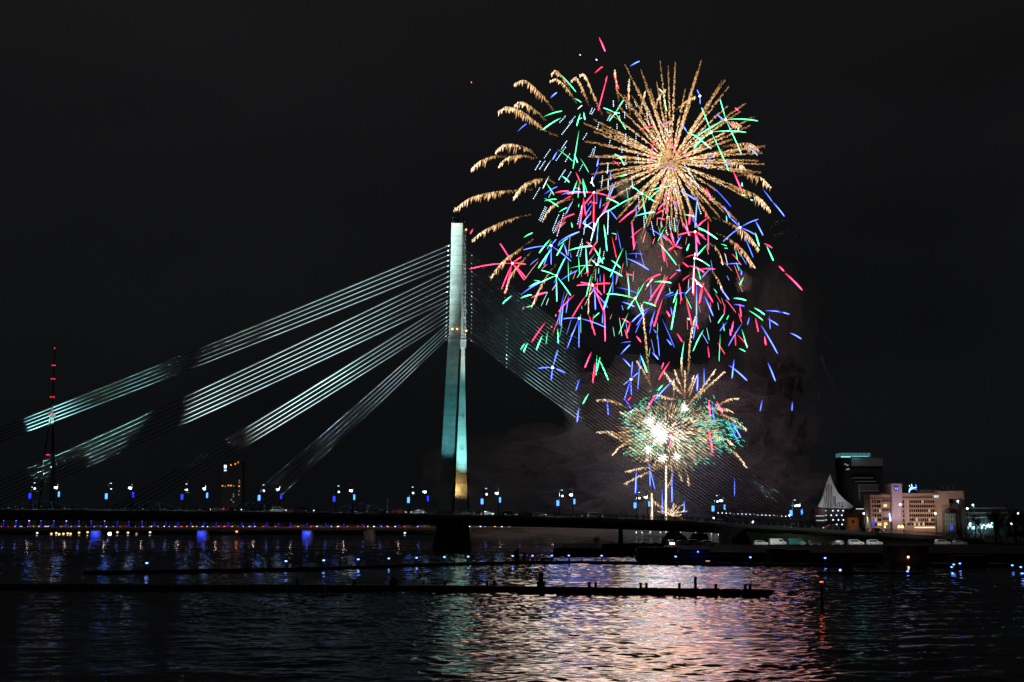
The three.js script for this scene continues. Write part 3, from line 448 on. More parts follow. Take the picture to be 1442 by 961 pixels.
// ---------------------------------------------------------------- hotel: two wings, stair tower, end block
{
  const Z = 920, s = Z / F, o = XZ(1290, Z, TOP), g = thing('hotel_building', 'long pinkish hotel with rows of windows, a stair tower and blue rooftop sign', 'building', o), X = (px) => XZ(px, Z).x - o.x, Y = (py) => P(1290, py, Z).y - o.y;
  const wallMap = grain(21, [0.62, 0.52, 0.46], [0.74, 0.63, 0.56], 0.35, 0.25), wall = M(0xffffff, { map: wallMap, roughness: 0.9 }), plain = M([0.42, 0.33, 0.28], { roughness: 0.9 }), tower = M([0.52, 0.42, 0.46], { roughness: 0.9 }), band = M([0.1, 0.06, 0.06]);
  const pane = M([0.012, 0.012, 0.015], { roughness: 0.15 }), lit = GLOW(1, 0.82, 0.5, 0.75), warmLit = GLOW(1, 0.62, 0.18, 1.5), frame = M([0.3, 0.24, 0.21]);
  const blockW = (n, x0, x1, yt, dz, d, m) => mesh(n, metricUV(box(X(x1) - X(x0), Y(yt), d, (X(x0) + X(x1)) / 2, Y(yt) / 2, dz - d / 2), 7), m, g);
  blockW('left_wing', 1227, 1256.5, 697, 0, 16, wall); blockW('stair_tower', 1256.9, 1271.6, 681.5, 1.5, 14, tower); blockW('main_wing', 1272, 1318, 695, 0.3, 16, wall); blockW('end_block', 1318.3, 1361.5, 691.5, -2, 17, plain); blockW('roof_plant', 1301, 1330, 690, -5, 9, plain); blockW('roof_plant', 1247, 1257, 694.5, -5, 6, plain);
  const winG = new THREE.BoxGeometry(0.98, 1.7, 0.3), sillG = new THREE.BoxGeometry(1.4, 0.12, 0.3);
  const window_ = (px, py, m) => { const w = mesh('window', winG, m, g); w.position.set(X(px), Y(py), (px < 1257 ? 0 : 0.3) + 0.02 - 0.1); const sl = mesh('sill', sillG, frame, w); sl.position.set(0, -0.92, 0.12); };
  const rowsY = [706.8, 713.2, 719.6, 726.2, 732.4, 738.6], Rh = rng(8);
  for (const [r, py] of rowsY.entries()) {
    for (const [c, px] of [1230.4, 1233.9, 1237.6, 1240.4].entries()) window_(px, py, (r === 2 && c === 3) ? lit : (r === 5 && c > 1) ? warmLit : (r === 4 && c === 1) ? lit : pane);
    for (let c = 0; c < 13; c++) { const px = 1279.6 + c * 3.02; window_(px, py, (r === 0 && c === 7) || (r === 2 && c === 10) || (r === 4 && (c === 4 || c === 10)) || (r === 5 && [3, 5, 7].includes(c)) ? lit : (c === 0 && r < 5) ? GLOW(0.85, 0.85, 0.7, 0.45) : pane); }
  }
  const winL = GLOW(1, 0.6, 0.15, 2.2);
  for (const [py, m] of [[705.5, 0], [718.5, 0], [731, 0]]) mesh('dark_band', box(X(1256.3) - X(1243), 1.7, 0.3, (X(1243) + X(1256.3)) / 2, Y(py), 0.1), band, g);
  mesh('stair_recess', box(X(1256.5) - X(1254.6), Y(700), 0.3, (X(1254.6) + X(1256.5)) / 2, Y(700) / 2, 0.16), band, g);
  mesh('lit_window', box(1.8, 1.4, 0.3, X(1248), Y(712.3), 0.04), winL, g); mesh('lit_window', box(1.8, 1.4, 0.3, X(1247.8), Y(738), 0.04), winL, g);
  for (let r = 0; r < 6; r++) mesh('stair_window', box(1.3, 1.8, 0.3, X(1272.8), Y(707.5 + r * 6.4), 1.4 - 1.1), pane, g);
  mesh('cornice', box(X(1318) - X(1272), 0.6, 0.4, (X(1272) + X(1318)) / 2, Y(700.8), 0.45), band, g); mesh('cornice', box(X(1256) - X(1227), 0.5, 0.4, (X(1227) + X(1256)) / 2, Y(702), 0.1), band, g);
  mesh('end_doorway', box(2.6, 3, 0.3, X(1342.5), Y(706), -1.95), pane, g);
  mesh('dark_annex', box(X(1356) - X(1340), Y(710), 4, (X(1340) + X(1356)) / 2, Y(710) / 2, 0), M([0.05, 0.05, 0.05]), g);
  const gl = mesh('glass_pavilion', box(X(1342) - X(1328), Y(723.5), 6, (X(1328) + X(1342)) / 2, Y(723.5) / 2, 3), M([0.1, 0.16, 0.16], { roughness: 0.2 }), g);
  for (const py of [724.5, 731.5, 738.5]) mesh('pavilion_rail', box(X(1342.2) - X(1327.8), 0.3, 0.2, (X(1328) + X(1342)) / 2, Y(py), 6.15), M([0.35, 0.5, 0.47]), gl);
  for (let k = 0; k < 5; k++) mesh('pavilion_post', box(0.18, Y(724), 0.2, X(1328 + k * 3.45), Y(724) / 2, 6.15), M([0.35, 0.5, 0.47]), gl);
  for (const px of [1334.5, 1342, 1348.8]) mesh('roof_aerial', [cyl(0.1, 0.12, 4, X(px), Y(690), -6, 6), box(0.5, 1.6, 0.4, X(px), Y(686.5), -6)], M([0.6, 0.6, 0.6]), g);
  for (let k = 0; k < 9; k++) mesh('ground_floor_light', box(1.7, 0.7, 0.3, X(1290 + k * 3.1), Y(743.2), 0.5), GLOW(1, 0.85, 0.5, 1.4), g);
  // neon: strokes of blue tube on the tower, a lit sign on the parapet
  const neon = GLOW(0.06, 0.16, 1, 5), neonHot = GLOW(0.3, 0.6, 1, 5), N = (pts) => tube(new THREE.CatmullRomCurve3(pts.map(([x, y]) => V(X(x), Y(y), 2))).getPoints(12), 0.19, 5);
  const sign = mesh('neon_sign', [N([[1281.4, 694], [1281.6, 691], [1283, 688], [1285.4, 686.6], [1287.5, 687]]), N([[1282, 691.6], [1284, 689.4], [1287.5, 688.6]]), N([[1288, 688], [1289.3, 687.2], [1291.4, 687.2]])], neonHot, g);
  mesh('neon_stroke', N([[1281.5, 684.2], [1282.6, 685.4]]), neonHot, sign); mesh('neon_stroke', N([[1285, 682.4], [1285.6, 685.4]]), neonHot, sign); mesh('neon_stroke', N([[1291, 683], [1291.8, 687.6]]), neon, sign); mesh('neon_stroke', N([[1289.2, 689.6], [1291.8, 689.4]]), neon, sign);
  mesh('sign_frame', [bar(V(X(1281.4), Y(697), 1.2), V(X(1281.4), Y(684), 1.8), 0.08), bar(V(X(1291.6), Y(697), 1.2), V(X(1291.6), Y(684), 1.8), 0.08), bar(V(X(1280), Y(695), 1), V(X(1292), Y(693), 1), 0.08)], M_.steel, sign);
  point(g, V(X(1286), Y(688), 3.4), [0.06, 0.16, 1], 6, 1);
  const cube = mesh('sign_cube', box(2.4, 2.4, 0.5, X(1266) - 1.2, Y(688.6), 1.9), M([0.02, 0.03, 0.2]), g); for (const dx of [-0.5, 0.6]) mesh('neon_letter', box(0.55, 1.3, 0.15, X(1266) - 1.2 + dx, Y(688.6), 2.24), neon, cube); point(g, V(X(1263), Y(688.6), 3.4), [0.1, 0.2, 1], 5, 0.8);
  const badge = mesh('parapet_sign', new RoundedBoxGeometry(2.9, 1.3, 0.3, 2, 0.3).translate(X(1320), Y(699.6), 0.7), GLOW(0.75, 0.86, 1, 1.1), g); mesh('sign_mark', box(1.1, 0.45, 0.08, X(1320.2), Y(699.4), 0.9), GLOW(0.25, 0.4, 0.8, 1), badge);
  const panel = mesh('door_sign', box(0.9, 2.6, 0.3, X(1252.8), Y(726), 1.3), GLOW(0.5, 0.65, 1, 3), g); point(g, V(X(1252.8), Y(726), 2.2), [0.4, 0.6, 1], 6, 0.5);
  // the lamps that wash the front
  const fl = (px, tx, ty, c, cd, a, l) => flood(l, XZ(px, Z - 26, TOP + 0.7), P(tx, ty, Z), c, cd * 1.9, a, 0.8, 'floodlights in front of the hotel', 0.7);
  fl(1236, 1240, 716, [1, 0.72, 0.6], 600, 0.75, 'floodlight on the ground before the hotel left wing'); fl(1264, 1264, 706, [0.85, 0.62, 0.95], 620, 0.45, 'lilac floodlight on the ground before the hotel stair tower'); fl(1284, 1286, 716, [1, 0.7, 0.56], 560, 0.75, 'floodlight on the ground before the hotel main wing'); fl(1306, 1306, 714, [1, 0.7, 0.56], 560, 0.75, 'floodlight on the ground before the end of the hotel main wing'); fl(1338, 1338, 706, [1, 0.76, 0.62], 360, 0.65, 'floodlight on the ground before the hotel end block');
}
// ---------------------------------------------------------------- sail-roofed hall
{
  const Z = 1000, o = XZ(1177, Z, TOP), g = thing('sail_roof_hall', 'white sail-shaped roof gable with dark vertical slots above a dotted facade', 'building', o), X = (px) => XZ(px, Z).x - o.x, Y = (py) => P(1177, py, Z).y - o.y, pts = [];
  const outline = [[1151.5, 714.5], [1156, 708], [1160.5, 698.5], [1164.5, 684], [1168, 675.5], [1171.5, 668.2], [1172.6, 673.5], [1176, 684], [1182, 695], [1190, 703.5], [1204, 713.8], [1198, 716.5]];
  const sh = new THREE.Shape(outline.map(([x, y]) => new THREE.Vector2(X(x), Y(y))));
  const slot = (x, y0, y1) => { const h = new THREE.Path(); const a = X(x), b = X(x + 1.55); h.moveTo(a, Y(y0)); h.lineTo(a, Y(y1)); h.lineTo(b, Y(y1)); h.lineTo(b, Y(y0)); h.closePath(); sh.holes.push(h); };
  for (const [x, t] of [[1159.8, 699], [1162.3, 699], [1164.8, 684], [1167.2, 682], [1169.6, 682], [1172, 683.5], [1174.6, 699], [1177, 699], [1180, 707.5], [1182.4, 707.5], [1184.8, 707.5], [1187.2, 707.5]]) slot(x, 714.6, t);
  mesh('sail_wall', new THREE.ExtrudeGeometry(sh, { depth: 0.8, bevelEnabled: true, bevelSize: 0.06, bevelThickness: 0.06, bevelSegments: 1 }), M([0.72, 0.73, 0.74], { roughness: 0.7 }), g);
  mesh('slot_backing', loft([V(X(1158), Y(715), -0.6), V(X(1190), Y(715), -0.6), V(X(1190), Y(715), -0.2), V(X(1158), Y(715), -0.2)], [V(X(1166), Y(681), -0.6), V(X(1173.5), Y(681), -0.6), V(X(1173.5), Y(681), -0.2), V(X(1166), Y(681), -0.2)]), M([0.02, 0.02, 0.025]), g);
  mesh('hall_body', box(X(1200) - X(1155), Y(715), 20, (X(1155) + X(1200)) / 2, Y(715) / 2, -11), M([0.05, 0.035, 0.045]), g);
  mesh('dotted_facade', box(X(1192) - X(1162), Y(716), 1, (X(1162) + X(1192)) / 2, Y(716) / 2, 0.2), M([0.03, 0.024, 0.035]), g);
  const dot = GLOW(0.75, 0.82, 1, 1.7), tealDot = GLOW(0.4, 0.75, 0.7, 1);
  for (const [x, y, t] of [[1163.5, 719.6, 1], [1173.5, 719.6], [1181, 719.6], [1188, 719.6], [1163.5, 726, 1], [1171, 726], [1178.5, 726], [1186, 726], [1163.5, 732.6, 1], [1173.5, 732.6], [1181, 732.6], [1188, 732.6], [1178.5, 739], [1186, 739]]) mesh('round_window', cyl(0.52, 0.52, 0.3, 0, 0, 0, 12).rotateX(Math.PI / 2).translate(X(x), Y(y), 0.75), t ? tealDot : dot, g);
  for (const y of [727, 733.4]) mesh('strip_window', box(X(1161) - X(1149.5), 0.6, 0.3, (X(1149.5) + X(1161)) / 2, Y(y), 1), GLOW(0.55, 0.65, 0.65, 0.8), g);
  mesh('side_wing', box(X(1162) - X(1147), Y(716.5), 12, (X(1147) + X(1162)) / 2, Y(716.5) / 2, -5.2), M([0.16, 0.09, 0.09]), g);
  flood('cool floodlight on the ground before the sail roof', XZ(1168, Z - 24, TOP + 0.7), P(1173, 694, Z), [0.9, 0.96, 1], 1500, 0.5, 0.8, 'floodlights in front of the hall', 0.7);
  // gabled house and the small sail sign beside it
  const h = thing('gabled_house', 'small orange gabled house beside the sail-roofed hall', 'house', XZ(1202, 960, TOP)), hx = (px) => XZ(px, 960).x - XZ(1202, 960).x, hy = (py) => P(1202, py, 960).y - TOP;
  mesh('wall', box(hx(1210) - hx(1194), hy(729), 8, 0, hy(729) / 2, -4), M([0.5, 0.24, 0.11], { roughness: 0.9 }), h); mesh('window', box(1.5, 1.9, 0.2, 0, hy(735), 0.04), M([0.02, 0.015, 0.015], { roughness: 0.2 }), h);
  mesh('roof', loft([V(hx(1192.5), hy(729.3), 0.5), V(hx(1211.5), hy(729.3), 0.5), V(hx(1211.5), hy(729.3), -8.5), V(hx(1192.5), hy(729.3), -8.5)], [V(hx(1195), hy(721), -1), V(hx(1200), hy(723), -1), V(hx(1200), hy(723), -7), V(hx(1195), hy(721), -7)]), M([0.07, 0.03, 0.025]), h);
  flood('orange floodlight on the ground before the gabled house', XZ(1201, 948, TOP + 0.7), P(1202, 734, 960), [1, 0.62, 0.3], 60, 0.8, 0.8, 'floodlights in front of the hall', 0.5);
  const sg = thing('sail_sign', 'white triangular sail sign beside a street lamp', 'sign', XZ(1218, 940, TOP)), sx = (px) => XZ(px, 940).x - XZ(1218, 940).x, sy = (py) => P(1218, py, 940).y - TOP;
  const st = new THREE.Shape([[1217.4, 739.5], [1225.5, 733], [1217.4, 726.5]].map(([x, y]) => new THREE.Vector2(sx(x), sy(y)))); mesh('sail_board', new THREE.ExtrudeGeometry(st, { depth: 0.2, bevelEnabled: false }), M([0.75, 0.76, 0.76]), sg); mesh('pole', cyl(0.12, 0.14, sy(725), sx(1217), sy(725) / 2, 0, 8), M_.steel, sg);
}
// ---------------------------------------------------------------- tall office building with a glowing teal crown
{
  const Z = 1350, o = XZ(1215, Z, TOP), g = thing('office_tower', 'tall dark stepped office tower with a glowing teal crown', 'building', o), X = (px) => XZ(px, Z).x - o.x, Y = (py) => P(1215, py, Z).y - o.y;
  const dk = M([0.03, 0.03, 0.033], { roughness: 0.5 }), lt = M([0.3, 0.29, 0.29], { roughness: 0.8 });
  const bl = (n, x0, x1, yt, yb, z1, d, m) => mesh(n, box(X(x1) - X(x0), Y(yt) - Y(yb), d, (X(x0) + X(x1)) / 2, (Y(yt) + Y(yb)) / 2, z1 - d / 2), m, g);
  bl('tower_body', 1190, 1246, 660, 745, 0, 30, dk); bl('upper_body', 1188.5, 1246.6, 646, 659.7, -1, 28, dk); bl('top_slab', 1202, 1247, 645.2, 656.5, 0.6, 26, lt); bl('crown_base', 1186, 1230.5, 644, 645.8, 0.4, 24, dk);
  const cr = bl('crown_glass', 1187, 1229.6, 638.2, 644, 0, 20, GLOW(0.05, 0.2, 0.22, 0.7)); bl('crown_strip', 1187.4, 1201, 643, 644.4, 0.5, 2, GLOW(0.45, 0.95, 0.95, 1.1)); bl('crown_strip', 1203, 1226, 642.6, 643.4, 0.4, 1, GLOW(0.3, 0.8, 0.8, 0.8));
  for (let k = 0; k < 8; k++) bl('crown_mullion', 1187.4 + k * 6, 1187.9 + k * 6, 638, 644, 0.3, 0.4, dk);
  point(g, V(X(1208), Y(641), 4), [0.3, 0.9, 0.95], 40, 3);
  for (const [x0, x1, yt, yb] of [[1202, 1231, 672.8, 674.2], [1205, 1235, 677.8, 679.2], [1209.5, 1239, 682.6, 683.6], [1210.5, 1239, 690.8, 692.2]]) bl('terrace_edge', x0, x1, yt, yb, 3, 5, lt);
  bl('terrace_panel', 1211, 1238.5, 684, 690.6, 2.2, 4, M([0.12, 0.12, 0.125], { roughness: 0.4 })); bl('corner_pillar', 1210, 1211.6, 683.6, 704, 3.4, 0.8, lt); bl('terrace_body', 1203, 1238, 679.5, 745, 1.6, 4, dk);
  for (const [x, y] of [[1193.5, 654], [1196.5, 655.5], [1195.5, 661.5], [1198, 660.8]]) mesh('lit_window', box(1.6, 1.1, 0.3, X(x), Y(y), 0.1), GLOW(0.4, 0.55, 0.52, 0.5), g);
  flood('floodlight on the ground before the office tower', XZ(1222, Z - 40, TOP + 0.8), P(1224, 664, Z), [1, 0.95, 0.95], 1500, 0.5, 0.9, 'floodlights in front of the office tower', 0.8);
  const low = thing('low_shed', 'low dark shed with a bright roof edge beside the hall', 'building', XZ(1212, 980, TOP)); mesh('wall', box(6, P(1212, 718, 980).y - TOP, 8, 0, (P(1212, 718, 980).y - TOP) / 2, -4), M([0.12, 0.09, 0.08]), low); mesh('edge_light', box(5.4, 0.4, 0.3, 0, P(1212, 717, 980).y - TOP, 0.2), GLOW(0.8, 0.9, 0.9, 1), low);
}
// ---------------------------------------------------------------- glazed pavilion row far right, behind the trees
{
  const Z = 900, o = XZ(1388, Z, TOP), g = thing('shop_pavilion', 'long low glazed pavilion with teal roof lines behind bare trees', 'building', o), X = (px) => XZ(px, Z).x - o.x, Y = (py) => P(1388, py, Z).y - o.y;
  mesh('wall', box(X(1420) - X(1362), Y(716), 10, (X(1362) + X(1420)) / 2, Y(716) / 2, -5), M([0.08, 0.11, 0.11], { roughness: 0.4 }), g);
  for (const py of [716, 722.5, 729]) mesh('roof_line', box(X(1420.5) - X(1361.5), 0.5, 0.5, (X(1362) + X(1420)) / 2, Y(py), 0.3), M([0.45, 0.55, 0.54]), g);
  const R = rng(31); for (let k = 0; k < 22; k++) mesh('shop_light', box(0.5 + R() * 0.5, 0.6 + R() * 1.2, 0.3, X(1364 + k * 1.6), Y(739 + R() * 6), 0.25), GLOW(0.5, 0.9, 1, 1.2 + R() * 2), g);
  point(g, V(X(1380), Y(741), 3), [0.6, 0.95, 1], 120, 1);
}
// ---------------------------------------------------------------- street lamps on the bank
{
  const P_ = [[1112, 726, 500, 'w'], [1216.8, 723.5, 930, 'w'], [1268, 711, 860, 'w'], [1317.5, 723.5, 880, 'g'], [1349.2, 706.2, 800, 'b'], [1362.5, 716.5, 840, 'w'], [1370.5, 711.5, 820, 'g'], [1366.5, 738, 700, 'w'], [1397, 737, 560, 'b'], [1385.5, 740, 640, 'w'], [1434, 723.5, 780, 'g'], [1424.5, 738, 760, 'w'], [1005.5, 729.8, 560, 'w']];
  const word = { w: 'white', g: 'greenish', b: 'blue-white' };
  P_.forEach(([px, py, Z, k]) => { const p = P(px, py, Z), h = p.y - TOP, g = thing('street_lamp', `tall ${word[k]} street lamp on the bank near the hotel`, 'street lamp', V(p.x, TOP, p.z), 0, 'street lamps on the bank'), c = k === 'g' ? [0.75, 1, 0.85] : k === 'b' ? [0.6, 0.85, 1] : [0.85, 1, 1]; mesh('mast', tube([V(0.5, 0, 0), V(0.5, h * 0.8, 0), V(0.4, h + 0.15, 0)], 0.12, 8), mastMat, g); const l = mesh('luminaire', new RoundedBoxGeometry(1.1, 0.2, 0.5, 2, 0.07).translate(0.1, h + 0.28, 0), M_.housing, g); mesh('lamp_lens', ball(0.42 * Math.min(1.4, Z / 650), 0, h, 0, 2), GLOW(...c, 6), l); down(g, V(0, h - 0.6, 0.2), c, 330, 1.2); });
  // traffic signal and amber beacons on the road past the hotel
  for (const [px, py] of [[1266.4, 742.2], [1271, 742.2]]) { const p = P(px, py, 780), g = thing('amber_beacon', 'amber beacon at the roadside before the hotel stair tower', 'beacon', V(p.x, TOP, p.z), 0, 'amber beacons by the hotel'); mesh('pole', cyl(0.08, 0.1, p.y - TOP, 0, (p.y - TOP) / 2, 0, 8), M_.steel, g); mesh('lamp', ball(0.7, 0, p.y - TOP, 0, 1), GLOW(1, 0.6, 0.12, 5), g); point(g, V(0, p.y - TOP, 1), [1, 0.6, 0.15], 60, 0.4); }
  const p = P(1246, 741, 640), g = thing('traffic_signal', 'traffic signal showing red and blue-white lamps on the ramp', 'traffic signal', V(p.x, TOP, p.z)); mesh('pole', cyl(0.09, 0.1, p.y - TOP + 1, 0, (p.y - TOP + 1) / 2, 0, 8), M_.steel, g); mesh('head', box(0.6, 1.7, 0.4, 0, p.y - TOP, 0), M_.housing, g); mesh('red_lamp', ball(0.34, 0, p.y - TOP + 0.4, 0.3, 1), GLOW(1, 0.2, 0.1, 6), g); mesh('white_lamp', ball(0.3, 0, p.y - TOP - 0.5, 0.3, 1), GLOW(0.6, 0.85, 1, 5), g);
  for (const [px, Z] of [[1230, ZN + 2], [1253, ZN + 3], [1339, ZN + 3]]) { const b = onDeck(px, Z), q = thing('banner_lamp', 'lamp mast with a glowing blue banner on the ramp railing', 'street lamp', b, 0, 'banner lamps on the ramp'); mesh('mast', cyl(0.08, 0.11, 7.6, 0, 3.8, 0, 8), mastMat, q); mesh('bracket_arm', bar(V(0, 7.4, 0), V(1.1, 7.5, 0), 0.05), mastMat, q); mesh('light_panel', new RoundedBoxGeometry(0.5, 1.5, 0.15, 1, 0.05).translate(0.35, px === 1253 ? 4.6 : 3, 0.05), px === 1253 ? GLOW(0.35, 0.5, 1, 4) : blueGlow, q); point(q, V(0.35, 4, 0.3), [0.2, 0.3, 1], 2, 0.4); }
  for (const [px, l] of [[1080, 'white hatchback'], [1108, 'two vans'], [1160, 'dark hatchbacks'], [1212, 'white sport utility car'], [1232, 'white estate car'], [1335, 'cars near the bare trees']]) flood(`low floodlight on the quay facing the ${l}`, XZ(px, 421, TOP + 0.4), XZ(px + 3, 437, TOP + 0.8), [0.9, 1, 0.93], 160, 0.6, 0.9, 'low floodlights facing the parked cars', 0.25);
}

// ---------------------------------------------------------------- row of small lamps on the ramp railing
for (let k = 0; k < 18; k++) { const px = 1012 + k * 5.6, p = onDeck(px, ZF - 0.4, 1.2), top = P(px, 722.6 + k * 0.28, ZF - 0.4).y - p.y; const g = thing('railing_lamp', 'small white lamp in the row along the far ramp railing', 'lamp', p, 0, 'row of small railing lamps on the ramp'); mesh('stem', cyl(0.04, 0.05, top, 0, top / 2, 0, 6), M_.steel, g); mesh('lamp_globe', ball(0.17, 0, top, 0, 1), GLOW(0.9, 0.95, 1, 2.6), g); }

// ---------------------------------------------------------------- floating breakwaters
const timber = M(0xffffff, { map: grain(41, [0.17, 0.14, 0.12], [0.3, 0.26, 0.22], 0.5, 0.6), roughness: 0.95 });
function boom(name, label, pts, w, h, pieces) {
  const g = thing(name, label, 'breakwater'), c = new THREE.CatmullRomCurve3(pts), N = pieces, q = c.getSpacedPoints(N);
  for (let i = 0; i < N; i++) {
    const a = q[i], b = q[i + 1], L = a.distanceTo(b) - 0.25, mid = a.clone().lerp(b, 0.5), o = mesh('float_section', metricUV(new RoundedBoxGeometry(L, h, w, 1, 0.1), 3), timber, g);
    o.position.set(mid.x, h / 2 - 0.28, mid.z); o.rotation.y = -Math.atan2(b.z - a.z, b.x - a.x);
  }
  return { g, c };
}
const b1 = boom('floating_breakwater', 'long dark floating breakwater with timber posts in the near water', [XZ(-60, 168), XZ(300, 164), XZ(560, 162), XZ(820, 156), XZ(1072, 150.5)], 2.2, 1.0, 42);
{ const e = XZ(1072, 150.5), t = XZ(1091, 150); mesh('pointed_end', loft([V(e.x, -0.3, e.z + 1), V(t.x - 1, -0.3, t.z), V(e.x, -0.3, e.z - 1)], [V(e.x, 0.66, e.z + 1), V(t.x, 0.66, t.z), V(e.x, 0.66, e.z - 1)]), timber, b1.g); }
const bollardG = merge([cyl(0.13, 0.16, 0.5, 0, 0.25, 0, 8), cyl(0.19, 0.19, 0.08, 0, 0.52, 0, 8)]);
for (const px of [420, 500, 560, 627, 686, 696, 829, 838, 901, 909, 955, 1006, 1047, 1054]) { const p = b1.c.getPointAt(Math.min(0.98, (px + 60) / 1135)); const o = mesh('bollard', bollardG, timber, b1.g); o.position.set(XZ(px, -p.z).x, 0.7, p.z + 0.4); }
for (const [px, h, r] of [[761.5, 2.15, 0.24], [978, 1.85, 0.16], [555, 1.6, 0.18]]) { const p = b1.c.getPointAt((px + 60) / 1135), x = XZ(px, -p.z).x; const o = mesh('mooring_post', metricUV(tube([V(x, -0.6, p.z), V(x + 0.02, h, p.z)], r, 10), 1), timber, b1.g); mesh('post_cap', cyl(r * 0.7, r * 1.08, 0.12, x + 0.02, h + 0.06, p.z, 10), M_.steel, o); if (px < 770) { mesh('post_bracket', box(0.9, 0.5, 0.2, x, 0.95, p.z), timber, o); } }
const b2 = boom('moored_walkway', 'curving floating walkway with blue lamps beyond the breakwater', [XZ(120, 222), XZ(403, 240), XZ(548, 262), XZ(700, 284), XZ(800, 290), XZ(900, 284), XZ(1056, 272), XZ(1235, 262)], 2.0, 0.85, 44);
{
  const lamps = [208, 403.5, 456.5, 505, 548, 587, 626, 659.5, 722, 750, 777, 801, 847, 1056, 1161, 951];
  const blue = GLOW(0.16, 0.28, 1, 6), zAt = (px) => { let best = null; for (let i = 0; i <= 300; i++) { const p = b2.c.getPointAt(i / 300), q = CX + p.x / -p.z * F * 0.9914; if (!best || Math.abs(q - px) < best[0]) best = [Math.abs(q - px), -p.z]; } return best[1]; };
  lamps.forEach((px) => { const Z = zAt(px), p = XZ(px, Z, 0.55), g = thing('walkway_lamp', 'short post with a blue lamp on the floating walkway', 'lamp', p, 0, 'blue lamps along the floating walkway'); mesh('post', box(0.26, 0.95, 0.26, 0, 0.47, 0), M_.dark, g); mesh('lamp_hood', box(0.5, 0.06, 0.45, 0, 1.26, 0), M_.dark, g); mesh('lamp', new RoundedBoxGeometry(0.36, 0.18, 0.32, 1, 0.04).translate(0, 1.08, 0), blue, g); point(g, V(0, 1.08, 0.36), [0.15, 0.3, 1], 0.5, 0.15); });
  for (const px of [694, 725 + 11, 640, 480, 350]) { const Z = zAt(px), p = XZ(px, Z, 0.4), o = mesh('bare_post', box(0.22, 1.2, 0.22), timber, b2.g); o.position.set(p.x, 0.9, p.z); }
  for (let k = 0; k < 24; k++) { const px = 640 + k * 18, Z = zAt(px), o = mesh('cleat', bollardG, timber, b2.g); o.scale.setScalar(0.7); o.position.set(XZ(px, Z).x, 0.56, -Z + 0.5); }
  const pp = single('person', tube([V(0, 0, 0), V(0, 0.8, 0.03), V(0, 1.35, 0), V(0, 1.5, 0), V(0, 1.62, 0.02), V(0, 1.75, 0)], (t) => [0.16, 0.2, 0.24, 0.08, 0.11, 0.05][Math.round(t * 5)], 10), M([0.02, 0.02, 0.022]), 'person in a long dark coat standing on the floating walkway', 'person'); pp.position.copy(XZ(738.5, zAt(738.5), 0.57));
}
// paired mooring piles in the glitter
for (const px of [725.8, 728.8]) { const p = XZ(px, 318); single('mooring_pile', metricUV(tube([V(p.x, -1, p.z), V(p.x, px > 727 ? 2.6 : 2.1, p.z)], 0.24, 10), 1), timber, 'dark timber mooring pile standing as one of a pair in the river', 'pile', 'paired mooring piles'); }
{ const Z = 128, p = XZ(1155, Z), g = thing('marker_pole', 'upright dark pole with a small red lamp in the near water', 'pole', V(p.x, 0, p.z)); mesh('pole', metricUV(tube([V(0, -0.8, 0), V(0, 2.25, 0)], 0.14, 10), 1), timber, g); mesh('red_lamp', cyl(0.15, 0.15, 0.1, 0, 2.31, 0, 10), GLOW(1, 0.12, 0.05, 2.5), g); point(g, V(0, 2.5, 0.1), [1, 0.15, 0.06], 0.3, 0.1); }
{ // driftwood snag
  const p = XZ(769, 322); single('drifting_log', tube([V(p.x - 2.2, 0.1, p.z), V(p.x - 0.6, 0.28, p.z), V(p.x + 1.6, 0.34, p.z)], (t) => 0.12 + 0.18 * t, 7), timber, 'dark log drifting in the lit water before the quay', 'log');
}
// ---------------------------------------------------------------- barges and floating sheds along the quay
function barge(px0, px1, Z, hullTop, houseTop, label, name, house) {
  const a = XZ(px0, Z).x, b = XZ(px1, Z).x, L = b - a, g = thing(name, label, 'barge', V((a + b) / 2, 0, -Z), 0), top = P(800, hullTop, Z).y, ht = P(800, houseTop, Z).y;
  const hull = new THREE.Shape([[-L / 2, top], [L / 2, top], [L / 2 - 0.9, -0.5], [-L / 2 + 0.9, -0.5]].map(([x, y]) => new THREE.Vector2(x, y)));
  mesh('hull', new THREE.ExtrudeGeometry(hull, { depth: 6, bevelEnabled: true, bevelSize: 0.1, bevelThickness: 0.1, bevelSegments: 1 }).translate(0, 0, -6), M([0.02, 0.02, 0.022], { roughness: 0.7 }), g);
  mesh('gunwale', box(L + 0.1, 0.14, 6.4, 0, top + 0.06, -3), M([0.06, 0.06, 0.06]), g);
  for (const [f0, f1, k] of house) { const w = (f1 - f0) * L, x = (f0 + f1) / 2 * L - L / 2, h = (ht - top) * k, d = mesh('deckhouse', box(w, h, 4, x, top + h / 2, -3), M([0.03, 0.03, 0.032], { roughness: 0.8 }), g); mesh('roof', box(w + 0.4, 0.14, 4.5, x, top + h + 0.08, -3), M([0.05, 0.05, 0.05]), d); const n = Math.max(1, Math.floor(w / 2.4)); for (let i = 0; i < n; i++) mesh('window', box(0.9, 0.7, 0.08, x - w / 2 + (i + 0.5) * w / n, top + h * 0.6, -0.98), M([0.015, 0.017, 0.02], { roughness: 0.15 }), d); }
  for (let i = 0; i < Math.floor(L / 1.8); i++) mesh('rail_post', box(0.06, 0.9, 0.06, -L / 2 + 0.4 + i * 1.8, top + 0.55, -0.1), M_.steel, g);
  mesh('rail', box(L - 0.6, 0.06, 0.06, 0, top + 1.0, -0.1), M_.steel, g);
  return g;
}
const lampOn = (g, x, y, z, c, cd, r = 0.2) => { mesh('lamp', ball(r, x, y, z, 1), GLOW(...c, 7), g); point(g, V(x, y, z + r + 0.1), c, cd, 0.15); };
